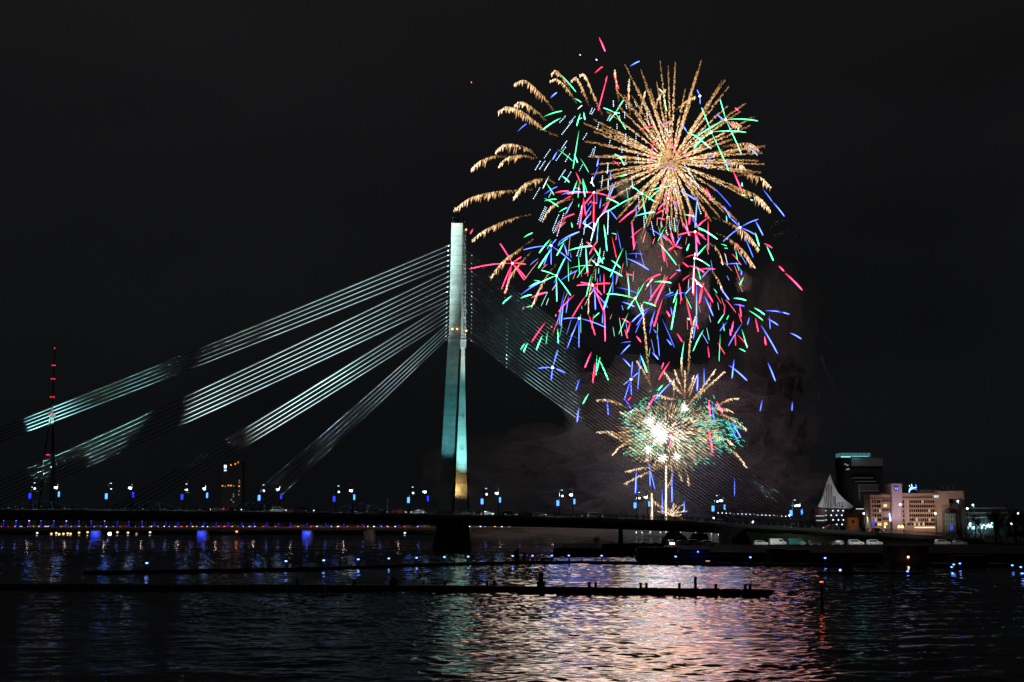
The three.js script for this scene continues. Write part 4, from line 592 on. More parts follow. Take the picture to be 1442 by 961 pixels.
{
  const a = barge(896, 1040, 300, 785, 772, 'long dark moored barge with deckhouses under the bridge', 'moored_barge', [[0.03, 0.4, 1], [0.45, 0.72, 0.8], [0.8, 0.97, 0.5]]); const c = a.position; const L = (px, py, col, cd, r) => { const p = P(px, py, 299.4); lampOn(a, p.x - c.x, p.y, p.z - c.z, col, cd, r); };
  L(983, 777.5, [0.06, 0.15, 1], 3, 0.16); mesh('light_strip', box(0.9, 0.12, 0.06, P(997, 790.5, 299.8).x - c.x, P(997, 790.5, 299.8).y, 0.14), GLOW(1, 0.55, 0.4, 1.2), a);
  barge(1083, 1142, 292, 792, 774, 'dark boxy houseboat moored below the parked vans', 'houseboat', [[0.02, 0.42, 1], [0.46, 0.98, 0.92]]);
  const d = barge(1249, 1312, 276, 796, 770, 'dark houseboat with an orange porch lamp', 'houseboat', [[0.05, 0.95, 1]]), e = d.position; { const p = P(1279.5, 785, 275.5); lampOn(d, p.x - e.x, p.y, 0.4, [1, 0.45, 0.22], 0.5, 0.2); }
  barge(1320, 1420, 262, 795, 784, 'low dark barge moored beyond the houseboat', 'moored_barge', [[0.3, 0.7, 1]]);
}
for (const [px, py, Z, big] of [[1184.5, 803.5, 228, 1], [1278.5, 805, 222], [1340.5, 799, 236], [1343.5, 795.5, 243], [1352, 794, 245], [1426, 796.5, 240], [1438, 799, 232], [1440, 808, 205], [151, 761, 800]]) {
  const p = P(px, py, Z), g = thing('blue_mooring_lamp', 'short mooring post with a blue lamp in the dark water by the houseboats', 'lamp', V(p.x, 0, p.z), 0, 'blue mooring lamps by the houseboats'); mesh('post', box(0.22, p.y, 0.22, 0, p.y / 2 - 0.05, 0), M_.dark, g); mesh('float', cyl(0.5, 0.6, 0.4, 0, 0.05, 0, 12), M_.dark, g); mesh('lamp', new RoundedBoxGeometry(big ? 0.5 : 0.3, big ? 0.34 : 0.18, 0.3, 1, 0.05).translate(0, p.y, 0), GLOW(0.12, 0.25, 1, 6), g); point(g, V(0, p.y, 0.4), [0.15, 0.3, 1], 0.5, 0.15);
}
// low pontoon with the small cabin where the blue lamps stand
{ const p = XZ(1225, 226), g = thing('pontoon', 'low dark pontoon with a little cabin and blue lamp', 'pontoon', V(p.x, 0, p.z)); mesh('deck', new RoundedBoxGeometry(16, 0.5, 4, 1, 0.08).translate(0, 0.1, 0), timber, g); mesh('cabin', new RoundedBoxGeometry(1.6, 2.0, 1.6, 1, 0.06).translate(-3.7, 1.3, 0), M_.dark, g); mesh('cabin_roof', box(1.9, 0.12, 1.9, -3.7, 2.36, 0), M_.dark, g); for (const x of [-7, -1, 3, 7]) mesh('bollard', bollardG.clone().translate(x, 0.33, 1.5), timber, g); }

// ---------------------------------------------------------------- quay fence, trees and bushes
{
  const g = thing('picket_fence', 'white picket fence on the corner of the dark quay', 'fence'), m = M([0.7, 0.7, 0.72], { roughness: 0.8 }), pg = new THREE.BoxGeometry(0.3, 1.3, 0.1);
  for (let px = 781; px < 836; px += 3.2) { const o = mesh('picket', pg, m, g), p = XZ(px, 369.5, TOP + 0.65); o.position.copy(p); }
  const a = XZ(779.5, 369.7, TOP), b = XZ(836, 369.7, TOP); for (const y of [0.4, 0.95]) mesh('rail', box(b.x - a.x, 0.1, 0.08, (a.x + b.x) / 2, TOP + y, a.z), m, g);
}
function bareTree(px, Z, h, seed, label, spread = 0.5, y = TOP) {
  const R = rng(seed), g = thing('bare_tree', label, 'tree', XZ(px, Z, y), 0, 'bare trees on the bank'), limbs = [], twigs = [];
  const grow = (p, d, len, r, lv) => {
    const pts = [p.clone()], q = p.clone(), dir = d.clone(); for (let i = 0; i < 3; i++) { dir.add(V((R() - 0.5) * 0.35, 0.06, (R() - 0.5) * 0.35)).normalize(); q.addScaledVector(dir, len / 3); pts.push(q.clone()); }
    (lv < 3 ? limbs : twigs).push(tube(pts, (t) => r * (1 - 0.45 * t), lv < 2 ? 6 : 4, false));
    if (lv >= 5) return; const n = lv < 2 ? 4 : 3 + Math.floor(R() * 2);
    for (let i = 0; i < n; i++) { const a = R() * 6.283, e = dir.clone().add(V(Math.cos(a) * spread * (0.7 + R()), 0.1 + R() * 0.3, Math.sin(a) * spread * (0.7 + R()))).normalize(); grow(pts[1 + Math.floor(R() * 3)].clone().lerp(pts[3], 0.4), e, len * (0.55 + R() * 0.2), r * 0.55, lv + 1); }
  };
  grow(V(0, 0, 0), V(0, 1, 0), h * 0.38, h * 0.03, 0);
  mesh('trunk', limbs, M([0.06, 0.05, 0.045], { roughness: 0.95 }), g); const tw = mesh('crown', twigs, M([0.05, 0.042, 0.038], { roughness: 0.95 }), g); return g;
}
bareTree(839, 372, 4.2, 3, 'small bare tree beside the white picket fence', 0.75);
[[1384, 470, 10], [1402, 455, 12.5], [1418, 480, 9.5], [1431, 450, 13], [1446, 470, 11], [1373, 640, 12], [1408, 620, 15], [1462, 430, 14]].forEach(([px, Z, h], i) => bareTree(px, Z, h, 90 + i, ['bare winter tree at the edge of the car park', 'tall bare winter tree before the glazed pavilion'][Z > 600 ? 1 : 0], 0.55));
function bush(px, Z, w, h, seed, label) {
  const R = rng(seed), g = thing('evergreen_bush', label, 'bush', XZ(px, Z, TOP)), q = [], leaf = new THREE.PlaneGeometry(0.34, 0.26);
  for (let i = 0; i < 2600; i++) { const a = R() * 6.283, e = Math.acos(1 - R()), rr = 0.55 + 0.45 * Math.pow(R(), 0.35), k = 1 + 0.22 * noise.noise(Math.cos(a) * 2 + seed, e * 2, Math.sin(a) * 2); const o = new THREE.Object3D(); o.position.set(Math.sin(e) * Math.cos(a) * w / 2 * rr * k, Math.cos(e) * h * rr * k + 0.1, Math.sin(e) * Math.sin(a) * w / 2 * rr * k); o.rotation.set(R() * 6, R() * 6, R() * 6); o.updateMatrix(); q.push(leaf.clone().applyMatrix4(o.matrix)); }
  mesh('foliage', q, M([0.035, 0.05, 0.025], { roughness: 0.9 }), g); mesh('trunk', cyl(0.12, 0.2, h * 0.5, 0, h * 0.25, 0, 8), M([0.06, 0.05, 0.04]), g);
}
bush(950, 470, 8.4, 4.2, 5, 'large rounded evergreen bush under the bridge by the headlights'); bush(985, 474, 7, 4.0, 6, 'smaller rounded evergreen bush under the bridge by the abutment'); 
{ // clipped hedge along the quay edge
  const R = rng(12), q = [], leaf = new THREE.PlaneGeometry(0.4, 0.3), a = XZ(848, 372, TOP), b = XZ(934, 372, TOP);
  for (let i = 0; i < 4200; i++) { const t = R(), x = a.x + (b.x - a.x) * t, hh = 1.1 + 0.45 * noise.noise(x * 0.9, 2, 1) + 0.25 * noise.noise(x * 3, 5, 1), o = new THREE.Object3D(); o.position.set(x, TOP + R() * hh, -372 + (R() - 0.5) * 1.3); o.rotation.set(R() * 6, R() * 6, R() * 6); o.updateMatrix(); q.push(leaf.clone().applyMatrix4(o.matrix)); }
  const o = mesh('hedge', q, M([0.03, 0.042, 0.022], { roughness: 0.95 }), scene); info(o, 'ragged dark hedge along the top of the quay wall', 'hedge');
}
// work lights and sheds under the bridge
{
  for (const [px, py] of [[896, 750], [904, 750], [916, 749.5], [930, 750], [938, 749.5], [958, 750], [980, 750.5], [992, 750.5], [1002, 751], [1012, 751.5]]) { const Z = 560, p = P(px, py, Z), g = thing('festoon_lamp', 'small white lamp on a pole on the bank seen under the bridge', 'lamp', V(p.x, TOP, p.z), 0, 'lamps on the bank seen under the bridge'); mesh('pole', cyl(0.05, 0.07, p.y - TOP, 0, (p.y - TOP) / 2, 0, 6), M_.steel, g); mesh('lamp_globe', ball(0.26, 0, p.y - TOP, 0, 1), GLOW(0.8, 0.95, 1, 3), g); point(g, V(0, p.y - TOP, 0.4), [0.8, 0.95, 1], 70, 0.2); }
}

// ---------------------------------------------------------------- fireworks, burning over the bank behind the bridge
const ZW = 650, RW = rng(2024), jit = (k) => (RW() * 2 - 1) * k;
const paletteTex = (() => { const d = new Uint8Array(64 * 4); for (let i = 0; i < 64; i++) { const k = i / 63; d.set([255 * (0.2 + 0.8 * k), 255 * (0.15 + 0.85 * Math.pow(k, 1.15)), 255 * (0.09 + 0.91 * Math.pow(k, 1.5)), 255], i * 4); } const t = new THREE.DataTexture(d, 64, 1); t.colorSpace = THREE.SRGBColorSpace; t.magFilter = THREE.LinearFilter; t.needsUpdate = true; return t; })();
const goldMat = new THREE.MeshStandardMaterial({ color: 0x000000, roughness: 1, emissive: new THREE.Color().setRGB(1, 0.73, 0.51), emissiveMap: paletteTex, emissiveIntensity: 2.2 });
const goldHot = goldMat.clone(); goldHot.emissiveIntensity = 2.8;
const paleMat = goldMat.clone(); paleMat.emissive = new THREE.Color().setRGB(1, 0.78, 0.62); paleMat.emissiveIntensity = 2.8;
const C = { r: GLOW(1, 0.024, 0.085, 8), g: GLOW(0.08, 1, 0.36, 4.2), b: GLOW(0.065, 0.115, 1, 6), w: GLOW(0.86, 0.94, 1, 5), o: GLOW(1, 0.25, 0.08, 2.4), s: GLOW(0.5, 0.76, 1, 2.8), t: GLOW(0.06, 0.72, 0.5, 2.4) };
// a star flares up, burns bright and fades as it falls
const burnTex = (() => { const N = 64, d = new Uint8Array(N * 4), R = rng(3); for (let i = 0; i < N; i++) { const t = i / (N - 1), k = Math.min(1, 0.12 + 1.5 * t) * (t > 0.9 ? 1 - (t - 0.9) * 4 : 1) * (0.82 + 0.18 * R()); d.set([255 * k, 255 * k, 255 * k, 255], i * 4); } const t = new THREE.DataTexture(d, 1, N); t.magFilter = THREE.LinearFilter; t.needsUpdate = true; return t; })();
for (const k of ['r', 'g', 'b', 'w', 'o']) { C[k].emissiveMap = burnTex; }
C.r.emissiveIntensity = 14; C.g.emissiveIntensity = 7; C.b.emissiveIntensity = 8;
// one spark: a slim spindle from a to b
function spindle(a, b, r, shade, out) {
  const d = b.clone().sub(a), L = d.length() || 1e-3; d.divideScalar(L); const s = V(d.y, -d.x, 0); if (s.lengthSq() < 1e-6) s.set(1, 0, 0); s.normalize(); const t = V(0, 0, 0).crossVectors(d, s), m = a.clone().lerp(b, 0.5), q = [0, 1, 2].map((k) => { const w = k * 2.0944 + 0.4; return m.clone().addScaledVector(s, r * Math.cos(w)).addScaledVector(t, r * Math.sin(w)); });
  for (let k = 0; k < 3; k++) { const u = q[k], v = q[(k + 1) % 3]; for (const p of [a, u, v, b, v, u]) { out.pos.push(p.x, p.y, p.z); out.uv.push(shade, 0.5); } }
}
const heap = () => ({ pos: [], uv: [] });
function toGeo(o) { const g = new THREE.BufferGeometry(); g.setAttribute('position', new THREE.Float32BufferAttribute(o.pos, 3)); g.setAttribute('uv', new THREE.Float32BufferAttribute(o.uv, 2)); g.computeVertexNormals(); return g; }
const S = ZW / F;
// a burning star's track: from where it lit to where it is now
function streak(x1, y1, x2, y2, Z, r = 0.34, sag = 0.06) {
  const dz = jit(9), L = Math.hypot(x2 - x1, y2 - y1), a = P(x1, y1, Z), b = P(x2, y2, Z + dz), mid = a.clone().lerp(b, 0.5), flat = Math.abs(x2 - x1) / (L + 1e-6); mid.y += L * S * sag * flat * 1.6;
  const pts = []; for (let i = 0; i <= 6; i++) { const t = i / 6, p = a.clone().multiplyScalar((1 - t) * (1 - t)).addScaledVector(mid, 2 * t * (1 - t)).addScaledVector(b, t * t); pts.push(p); }
  return tube(pts, (t) => r * (0.55 + 0.45 * Math.min(1, t * 3)) * (t > 0.97 ? 0.75 : 1), 5);
}
const T = (ox, oy, k, list) => list.map((e) => [e[0], ox + e[1] / k, oy + e[2] / k, ox + e[3] / k, oy + e[4] / k]);
const Xs = (ox, oy, k, list) => list.map(([c, x, y, arms, core]) => [c, ox + x / k, oy + y / k, arms.map(([u, v]) => [ox + u / k, oy + v / k]), core]);
const q = 6.864, r = 'r', g_ = 'g', b_ = 'b', w_ = 'w', d_ = 'd', o_ = 'o';
const tracks = [
  ...T(720, 80, q, [[g_, 470, 165, 625, 340], [g_, 612, 402, 676, 440], [g_, 315, 580, 490, 525], [g_, 480, 592, 305, 705], [g_, 668, 548, 632, 668], [g_, 640, 610, 682, 592], [g_, 700, 535, 712, 610], [r, 805, 160, 882, 96], [r, 930, 185, 840, 520], [b_, 378, 400, 440, 345], [b_, 60, 725, 147, 648], [w_, 638, 512, 685, 470], [d_, 528, 570, 465, 640], [d_, 622, 572, 560, 640], [d_, 598, 615, 485, 755], [d_, 735, 735, 690, 805], [d_, 850, 628, 830, 705], [d_, 785, 490, 760, 555], [d_, 810, 500, 775, 560]]),
  ...T(720, 200, q, [[d_, 285, 180, 230, 275], [d_, 330, 180, 270, 268], [d_, 380, 68, 315, 160], [w_, 390, 170, 318, 280], [b_, 445, 92, 400, 170], [d_, 528, 45, 430, 185], [d_, 570, 108, 520, 195], [d_, 540, -15, 480, 75], [g_, 447, 72, 597, 188], [g_, 655, -110, 597, 258], [g_, 608, 120, 642, 200], [g_, 668, 158, 748, 293], [d_, 525, 265, 455, 370], [d_, 580, 285, 515, 395], [g_, 490, 330, 560, 388], [d_, 795, 60, 760, 150], [d_, 815, 42, 790, 135], [b_, 848, 145, 828, 235], [b_, 845, 235, 790, 370], [d_, 690, 215, 655, 285], [r, 625, 295, 675, 405], [d_, 885, 320, 870, 450], [d_, 935, 200, 930, 305], [d_, 940, 365, 935, 465], [b_, 955, 290, 960, 370], [w_, 365, 330, 305, 450], [d_, 280, 437, 210, 555], [g_, 340, 400, 412, 512], [b_, 318, 508, 445, 432], [d_, 385, 488, 360, 540], [r, 425, 492, 555, 475], [b_, 485, 508, 668, 480], [r, 610, 445, 665, 458], [g_, 640, 370, 590, 505], [g_, 658, 385, 645, 540], [g_, 690, 350, 735, 495], [g_, 690, 355, 712, 530], [g_, 318, 545, 455, 625], [g_, 318, 572, 437, 555], [r, 500, 565, 580, 525], [r, 755, 585, 828, 595], [r, 698, 540, 720, 715], [g_, 460, 680, 540, 635], [g_, 655, 595, 650, 630], [d_, 332, 620, 265, 760], [d_, 345, 630, 280, 770], [r, 470, 760, 610, 697], [r, 450, 850, 525, 775], [d_, 460, 700, 395, 865], [d_, 465, 765, 405, 885], [d_, 510, 685, 440, 915], [d_, 685, 610, 665, 705], [d_, 660, 705, 640, 800], [r, 700, 560, 660, 835], [b_, 785, 600, 720, 700], [b_, 775, 680, 690, 790], [b_, 790, 770, 700, 840], [g_, 580, 775, 590, 825], [g_, 120, 925, 205, 880], [b_, 515, 955, 660, 870], [b_, 845, 740, 770, 955], [g_, 845, 740, 828, 955], [g_, 895, 800, 918, 955], [w_, 945, 650, 830, 750], [r, 955, 555, 865, 720], [b_, 870, 540, 855, 640], [b_, 955, 650, 870, 705], [d_, 940, 670, 930, 890], [d_, 720, 765, 700, 900], [g_, 915, 545, 960, 548]]),
  ...T(720, 320, q, [[g_, 375, 120, 270, 250], [g_, 392, 210, 262, 395], [g_, 450, 185, 545, 110], [g_, 510, 150, 440, 275], [b_, 510, 160, 540, 270], [b_, 460, 145, 660, 45], [g_, 545, 230, 780, 185], [b_, 565, 230, 580, 298], [g_, 800, 200, 885, 350], [g_, 720, 180, 735, 432], [g_, 650, 260, 660, 450], [g_, 560, 400, 785, 370], [g_, 810, 260, 635, 490], [g_, 550, 320, 555, 525], [b_, 520, 310, 415, 540], [b_, 460, 530, 640, 420], [g_, 170, 580, 280, 530], [b_, 90, 655, 355, 500], [g_, 215, 515, 285, 530], [g_, 85, 690, 195, 655], [r, 190, 685, 345, 632], [g_, 140, 780, 205, 762], [o_, 125, 765, 110, 800], [r, 705, 455, 745, 435], [b_, 740, 560, 935, 780], [g_, 860, 200, 840, 350], [d_, 900, 230, 880, 340], [d_, 690, 110, 632, 285], [d_, 690, 150, 665, 290], [g_, 905, 20, 920, 230], [g_, 880, 380, 958, 425], [b_, 860, 455, 860, 530], [r, 895, 450, 900, 640], [r, 610, 655, 455, 820], [b_, 555, 660, 530, 830], [b_, 520, 600, 440, 955], [b_, 505, 715, 480, 950], [b_, 805, 585, 815, 800], [g_, 920, 650, 960, 650], [g_, 955, 590, 900, 790], [g_, 790, 885, 850, 830], [b_, 885, 820, 880, 930], [r, 720, 665, 590, 870], [g_, 775, 460, 725, 670]]),
  ...T(720, 440, q, [[r, 335, 90, 200, 285], [g_, 135, 297, 92, 360], [g_, 158, 297, 118, 385], [g_, 300, 228, 242, 365], [g_, 353, 180, 335, 308], [g_, 448, 160, 455, 305], [r, 750, 28, 810, 220], [r, 900, -50, 908, 280], [r, 775, 385, 710, 540], [g_, 828, 415, 820, 610], [g_, 860, 430, 825, 570], [g_, 855, 465, 938, 655], [r, 808, 490, 788, 680], [b_, 665, 638, 625, 755], [g_, 748, 788, 692, 885], [b_, 655, 920, 636, 1060], [b_, 925, 850, 938, 990], [o_, 395, 125, 385, 150], [o_, 435, 15, 428, 40]]),
  ...T(850, 80, q, [[b_, 258, 92, 348, 43], [r, 35, 185, 20, 240], [r, 95, 172, 148, 308], [g_, 575, 320, 605, 515], [w_, 530, 305, 565, 340], [r, 340, 705, 500, 678], [r, 565, 665, 640, 630], [d_, 95, 420, 95, 485], [d_, 215, 455, 225, 505], [d_, 205, 530, 205, 595], [d_, 300, 430, 320, 485], [d_, 415, 475, 450, 540], [d_, 415, 540, 440, 660], [d_, 470, 615, 490, 660], [d_, 130, 645, 130, 700], [d_, 215, 740, 212, 855], [d_, 315, 740, 312, 840], [d_, 65, 800, 50, 880], [d_, 175, 860, 178, 930], [d_, 545, 720, 580, 790], [d_, 540, 610, 630, 740], [r, 500, 780, 455, 955], [r, 600, 770, 720, 955], [r, 720, 760, 715, 830], [b_, 765, 665, 800, 715], [g_, 800, 725, 960, 815], [g_, 960, 800, 875, 880], [d_, 65, 560, 35, 620], [d_, 155, 565, 150, 610]]),
  ...T(850, 200, q, [[r, 490, 0, 437, 260], [r, 765, 100, 820, 160], [r, 92, 180, 152, 230], [g_, 160, 335, 225, 318], [b_, 68, 290, 70, 365], [b_, 120, 385, 60, 520], [r, 0, 512, 105, 545], [r, 65, 560, 0, 690], [g_, 25, 540, 145, 595], [r, 440, 455, 545, 550], [g_, 545, 455, 437, 560], [r, 148, 780, 305, 655], [g_, 310, 718, 495, 680], [g_, 575, 60, 520, 250], [b_, 520, 245, 700, 265], [r, 525, 320, 578, 292], [r, 560, 360, 575, 410], [b_, 780, 330, 835, 430], [r, 655, 420, 625, 540], [r, 505, 700, 570, 660], [r, 515, 738, 590, 750], [b_, 50, 650, 130, 750], [b_, 725, 470, 890, 560], [r, 840, 630, 828, 795], [b_, 910, 500, 885, 830], [g_, 775, 705, 880, 722], [b_, 840, 725, 920, 830], [g_, 905, 830, 960, 860], [r, 960, 770, 920, 810], [r, 755, 760, 835, 905], [b_, 750, 910, 705, 990], [r, 275, 765, 295, 1030], [r, 385, 825, 265, 925], [g_, 600, 815, 525, 960], [b_, 440, 835, 610, 945], [r, 565, 885, 660, 980], [r, 655, 880, 690, 1005], [g_, 5, 810, 35, 1055], [d_, 45, 200, 35, 310], [d_, 45, 360, 42, 465], [d_, 270, 335, 285, 455], [d_, 340, 530, 342, 650], [d_, 675, 400, 710, 530], [d_, 670, 560, 715, 700], [d_, 390, 715, 395, 830], [d_, 460, 765, 490, 910], [d_, 45, 660, 40, 900], [d_, 775, 205, 920, 435], [d_, 770, 440, 825, 570], [d_, 800, 550, 835, 655], [d_, 905, 580, 945, 700], [d_, 630, 715, 650, 850], [d_, 680, 730, 700, 870], [d_, 600, 850, 625, 905], [d_, 215, 130, 215, 225], [d_, 330, 120, 340, 195]]),
  ...T(850, 320, q, [[g_, 75, 60, 125, 70], [r, 80, 90, 125, 300], [g_, 190, 205, 65, 485], [b_, 130, 30, 170, 215], [g_, 0, 390, 180, 475], [g_, 75, 320, 165, 395], [b_, 230, 262, 380, 262], [b_, 215, 300, 440, 415], [b_, 315, 240, 315, 300], [o_, 410, 40, 380, 150], [g_, 525, 145, 705, 365], [r, 550, 95, 590, 330], [r, 890, 50, 905, 290], [g_, 830, 160, 805, 225], [r, 790, 295, 900, 262], [r, 760, 340, 820, 385], [r, 825, 375, 960, 420], [g_, 960, 220, 910, 270], [g_, 900, 375, 940, 500], [r, 880, 400, 870, 660], [w_, 870, 390, 865, 640], [r, 835, 490, 955, 570], [b_, 695, 420, 745, 420], [r, 715, 435, 640, 500], [r, 840, 460, 765, 515], [g_, 490, 530, 655, 540], [r, 405, 525, 550, 455], [g_, 405, 525, 325, 665], [o_, 500, 480, 400, 610], [r, 620, 470, 440, 715], [r, 620, 480, 495, 750], [r, 570, 700, 490, 955], [g_, 235, 440, 250, 680], [r, 215, 458, 280, 465], [b_, 125, 585, 325, 640], [b_, 90, 370, 90, 660], [b_, 180, 725, 300, 770], [g_, 380, 725, 505, 765], [b_, 585, 690, 785, 632], [b_, 590, 670, 675, 630], [g_, 720, 605, 675, 730], [g_, 710, 685, 655, 990], [r, 730, 540, 755, 710], [r, 800, 705, 855, 955], [g_, 785, 655, 850, 790], [b_, 860, 570, 790, 650], [b_, 900, 560, 900, 955], [r, 945, 580, 925, 740], [r, 180, 885, 240, 920], [b_, 435, 780, 275, 915], [b_, 440, 790, 320, 950], [b_, 500, 800, 450, 955], [r, 610, 810, 640, 865], [b_, 650, 770, 665, 850], [g_, 810, 880, 830, 895], [g_, 240, 830, 148, 1034], [b_, 20, 700, 0, 800], [g_, 90, 520, 20, 760]]),
  ...T(850, 440, q, [[r, 260, 90, 235, 190], [r, 205, 165, 232, 250], [b_, 370, 60, 310, 200], [r, 318, 230, 360, 285], [b_, 165, 300, 265, 285], [b_, 165, 410, 255, 315], [b_, 188, 448, 260, 525], [b_, 358, 400, 330, 755], [g_, 360, 420, 420, 580], [r, 525, 30, 490, 140], [b_, 480, 50, 445, 205], [b_, 565, 60, 685, 340], [b_, 610, 260, 655, 315], [b_, 520, 195, 540, 425], [r, 710, 205, 760, 285], [g_, 780, 280, 748, 490], [b_, 905, 20, 868, 258], [r, 890, 95, 915, 160], [g_, 958, 180, 865, 375], [b_, 480, 160, 510, 200], [b_, 470, 390, 530, 455], [r, 560, 550, 580, 490], [r, 640, 478, 535, 650], [g_, 575, 702, 530, 755], [b_, 680, 655, 490, 855], [r, 505, 800, 420, 940], [b_, 915, 590, 905, 760], [b_, 205, 840, 265, 930], [r, 265, 820, 240, 850]]),
  ...T(980, 90, q, [[r, 300, 550, 368, 615], [b_, 195, 487, 265, 540], [b_, 505, 800, 597, 885], [b_, 175, 875, 110, 950], [g_, 0, 710, 148, 820], [r, 378, 425, 408, 450]]),
  ...T(980, 220, q, [[b_, 155, 5, 75, 120], [b_, 285, 30, 345, 110], [r, 362, 148, 445, 340], [g_, 445, 255, 450, 290], [g_, 440, 378, 478, 380], [r, 100, 310, 150, 425], [b_, 145, 278, 340, 490], [b_, 650, 322, 740, 440], [b_, 740, 440, 857, 582], [g_, 530, 420, 548, 428], [b_, 270, 480, 335, 600], [g_, 295, 572, 300, 630], [b_, 575, 625, 650, 765], [g_, 575, 740, 613, 870], [b_, 470, 775, 555, 980], [r, 660, 845, 738, 888], [g_, 685, 870, 750, 1010], [r, 68, 498, 80, 506], [r, 100, 535, 95, 590], [r, 120, 597, 30, 665], [r, 118, 625, 122, 905], [g_, 0, 680, 210, 805], [r, 0, 735, 100, 810], [g_, 115, 850, 20, 955], [g_, 240, 850, 300, 870], [g_, 270, 890, 305, 893], [g_, 383, 895, 403, 1003], [r, 385, 840, 410, 865], [r, 0, 760, 20, 830]]),
  ...T(980, 330, q, [[g_, 10, 235, 135, 310], [r, 0, 320, 80, 370], [r, 40, 340, 185, 338], [b_, 145, 330, 60, 420], [g_, 20, 320, 45, 440], [g_, 170, 525, 205, 570], [b_, 238, 525, 322, 637], [b_, 85, 600, 168, 790], [b_, 285, 293, 432, 288], [b_, 442, 350, 442, 390], [g_, 465, 415, 425, 490], [g_, 365, 620, 487, 640], [b_, 365, 680, 470, 697], [r, 282, 675, 275, 765], [r, 425, 675, 440, 800], [r, 410, 760, 445, 855], [g_, 280, 765, 215, 860], [g_, 320, 780, 300, 825], [b_, 303, 848, 235, 935], [g_, 263, 855, 275, 935], [r, 365, 840, 345, 945], [r, 330, 915, 337, 980], [g_, 512, 738, 648, 833], [g_, 565, 712, 665, 778], [b_, 520, 800, 500, 875], [r, 577, 810, 605, 945], [b_, 675, 740, 905, 775], [b_, 697, 820, 795, 880], [b_, 710, 790, 720, 915], [r, 803, 308, 850, 355], [r, 865, 378, 1028, 540]]),
  ...T(980, 440, q, [[g_, 75, 170, 0, 305], [r, 115, 325, 130, 437], [r, 210, 295, 280, 405], [g_, 237, 210, 225, 475], [r, 380, 185, 385, 320], [r, 400, 215, 505, 330], [b_, 450, 105, 315, 325], [g_, 445, 165, 497, 345], [g_, 415, 350, 478, 380], [r, 665, 232, 677, 315], [b_, 630, 125, 790, 398], [b_, 370, 458, 350, 638], [b_, 320, 513, 495, 660], [b_, 697, 487, 770, 665], [b_, 80, 540, 80, 705], [b_, 22, 590, 12, 755], [b_, 643, 845, 622, 955], [b_, 935, 865, 930, 950], [b_, 912, 200, 1020, 258]]),
  ...T(840, 520, 4.368, [[b_, 65, 195, 72, 285], [b_, 710, 200, 725, 325], [b_, 810, 330, 868, 440], [b_, 830, 325, 888, 420], [b_, 850, 670, 850, 780], [b_, 300, 500, 360, 740], [b_, 246, 625, 240, 765], [b_, 465, 600, 465, 820], [b_, 540, 810, 540, 880], [b_, 405, 740, 405, 890], [b_, 330, 590, 330, 720], [r, 690, 360, 715, 515], [r, 690, 190, 700, 285], [r, 740, 200, 775, 270], [r, 455, 370, 460, 480]]),
  ...T(620, 30, 3.432, [[r, 768, 78, 797, 145], [o_, 148, 292, 152, 298], [w_, 672, 160, 678, 164], [w_, 752, 183, 757, 187]]),
  ...T(620, 290, 3.432, [[r, 158, 112, 145, 135], [g_, 348, 433, 303, 472]]),
];
const stars = [
  ...Xs(720, 200, q, [[r, 800, 490, [[545, 503], [708, 605], [795, 780], [955, 530]], 1], [w_, 778, 392, [[800, 430], [785, 340]], 1], [w_, 795, 850, [[845, 740], [700, 790], [770, 955], [800, 780]], 1]]),
  ...Xs(720, 320, q, [[b_, 385, 180, [[435, 118], [118, 220], [315, 370], [385, 362], [578, 330]], 1], [r, 792, 195, [[730, 145], [832, 135], [755, 262], [815, 225]], 0], [g_, 435, 470, [[290, 418], [575, 660], [440, 720], [300, 530], [520, 300]], 1], [r, 785, 560, [[670, 535], [955, 545], [635, 565], [875, 655], [900, 830]], 1], [g_, 828, 362, [[780, 320], [958, 425], [900, 300]], 1], [b_, 655, 882, [[500, 888], [915, 972], [655, 1172], [540, 1172]], 1], [r, 10, 350, [[-400, 405], [-108, 160], [140, 490], [125, 510], [140, 360], [95, 290], [-95, 600], [-60, 650]], 1]]),
  ...Xs(720, 440, q, [[b_, 400, 535, [[450, 365], [262, 543], [520, 587], [385, 655]], 1]]),
  ...Xs(850, 80, q, [[g_, 115, 545, [[0, 495], [192, 420], [55, 620], [215, 700], [155, 545]], 1], [b_, 932, 380, [[905, 320], [935, 455]], 1]]),
  ...Xs(850, 200, q, [[g_, 165, 155, [[110, 118], [200, 225], [195, 150]], 1], [g_, 372, 500, [[265, 425], [495, 580], [410, 740], [30, 680], [655, 425]], 1], [r, 625, 545, [[600, 480], [530, 655], [725, 600], [600, 690]], 1], [r, 885, 870, [[725, 900], [930, 990], [970, 910], [905, 1090]], 1]]),
  ...Xs(850, 320, q, [[r, 690, 185, [[650, 60], [630, 222], [755, 205], [705, 170]], 0], [g_, 305, 690, [[35, 645], [235, 790], [380, 850], [325, 665]], 1], [w_, 880, 300, [[885, 250], [865, 640], [960, 330]], 1], [w_, 910, 545, [[880, 500], [955, 580]], 1], [w_, 440, 540, [[480, 500], [420, 570]], 0]]),
  ...Xs(850, 440, q, [[b_, 265, 650, [[195, 700], [335, 585], [270, 800], [200, 850], [280, 478]], 1]]),
  ...Xs(980, 90, q, [[g_, 150, 660, [[57, 425], [485, 662], [320, 1035], [0, 785]], 1], [g_, 290, 540, [[235, 345], [600, 552], [445, 880], [0, 710]], 1]]),
  ...Xs(980, 220, q, [[b_, 428, 690, [[340, 603], [603, 610], [575, 760], [265, 825], [410, 640]], 1]]),
  ...Xs(980, 330, q, [[r, 70, 500, [[0, 450], [165, 655], [35, 670], [75, 475]], 0]]),
];
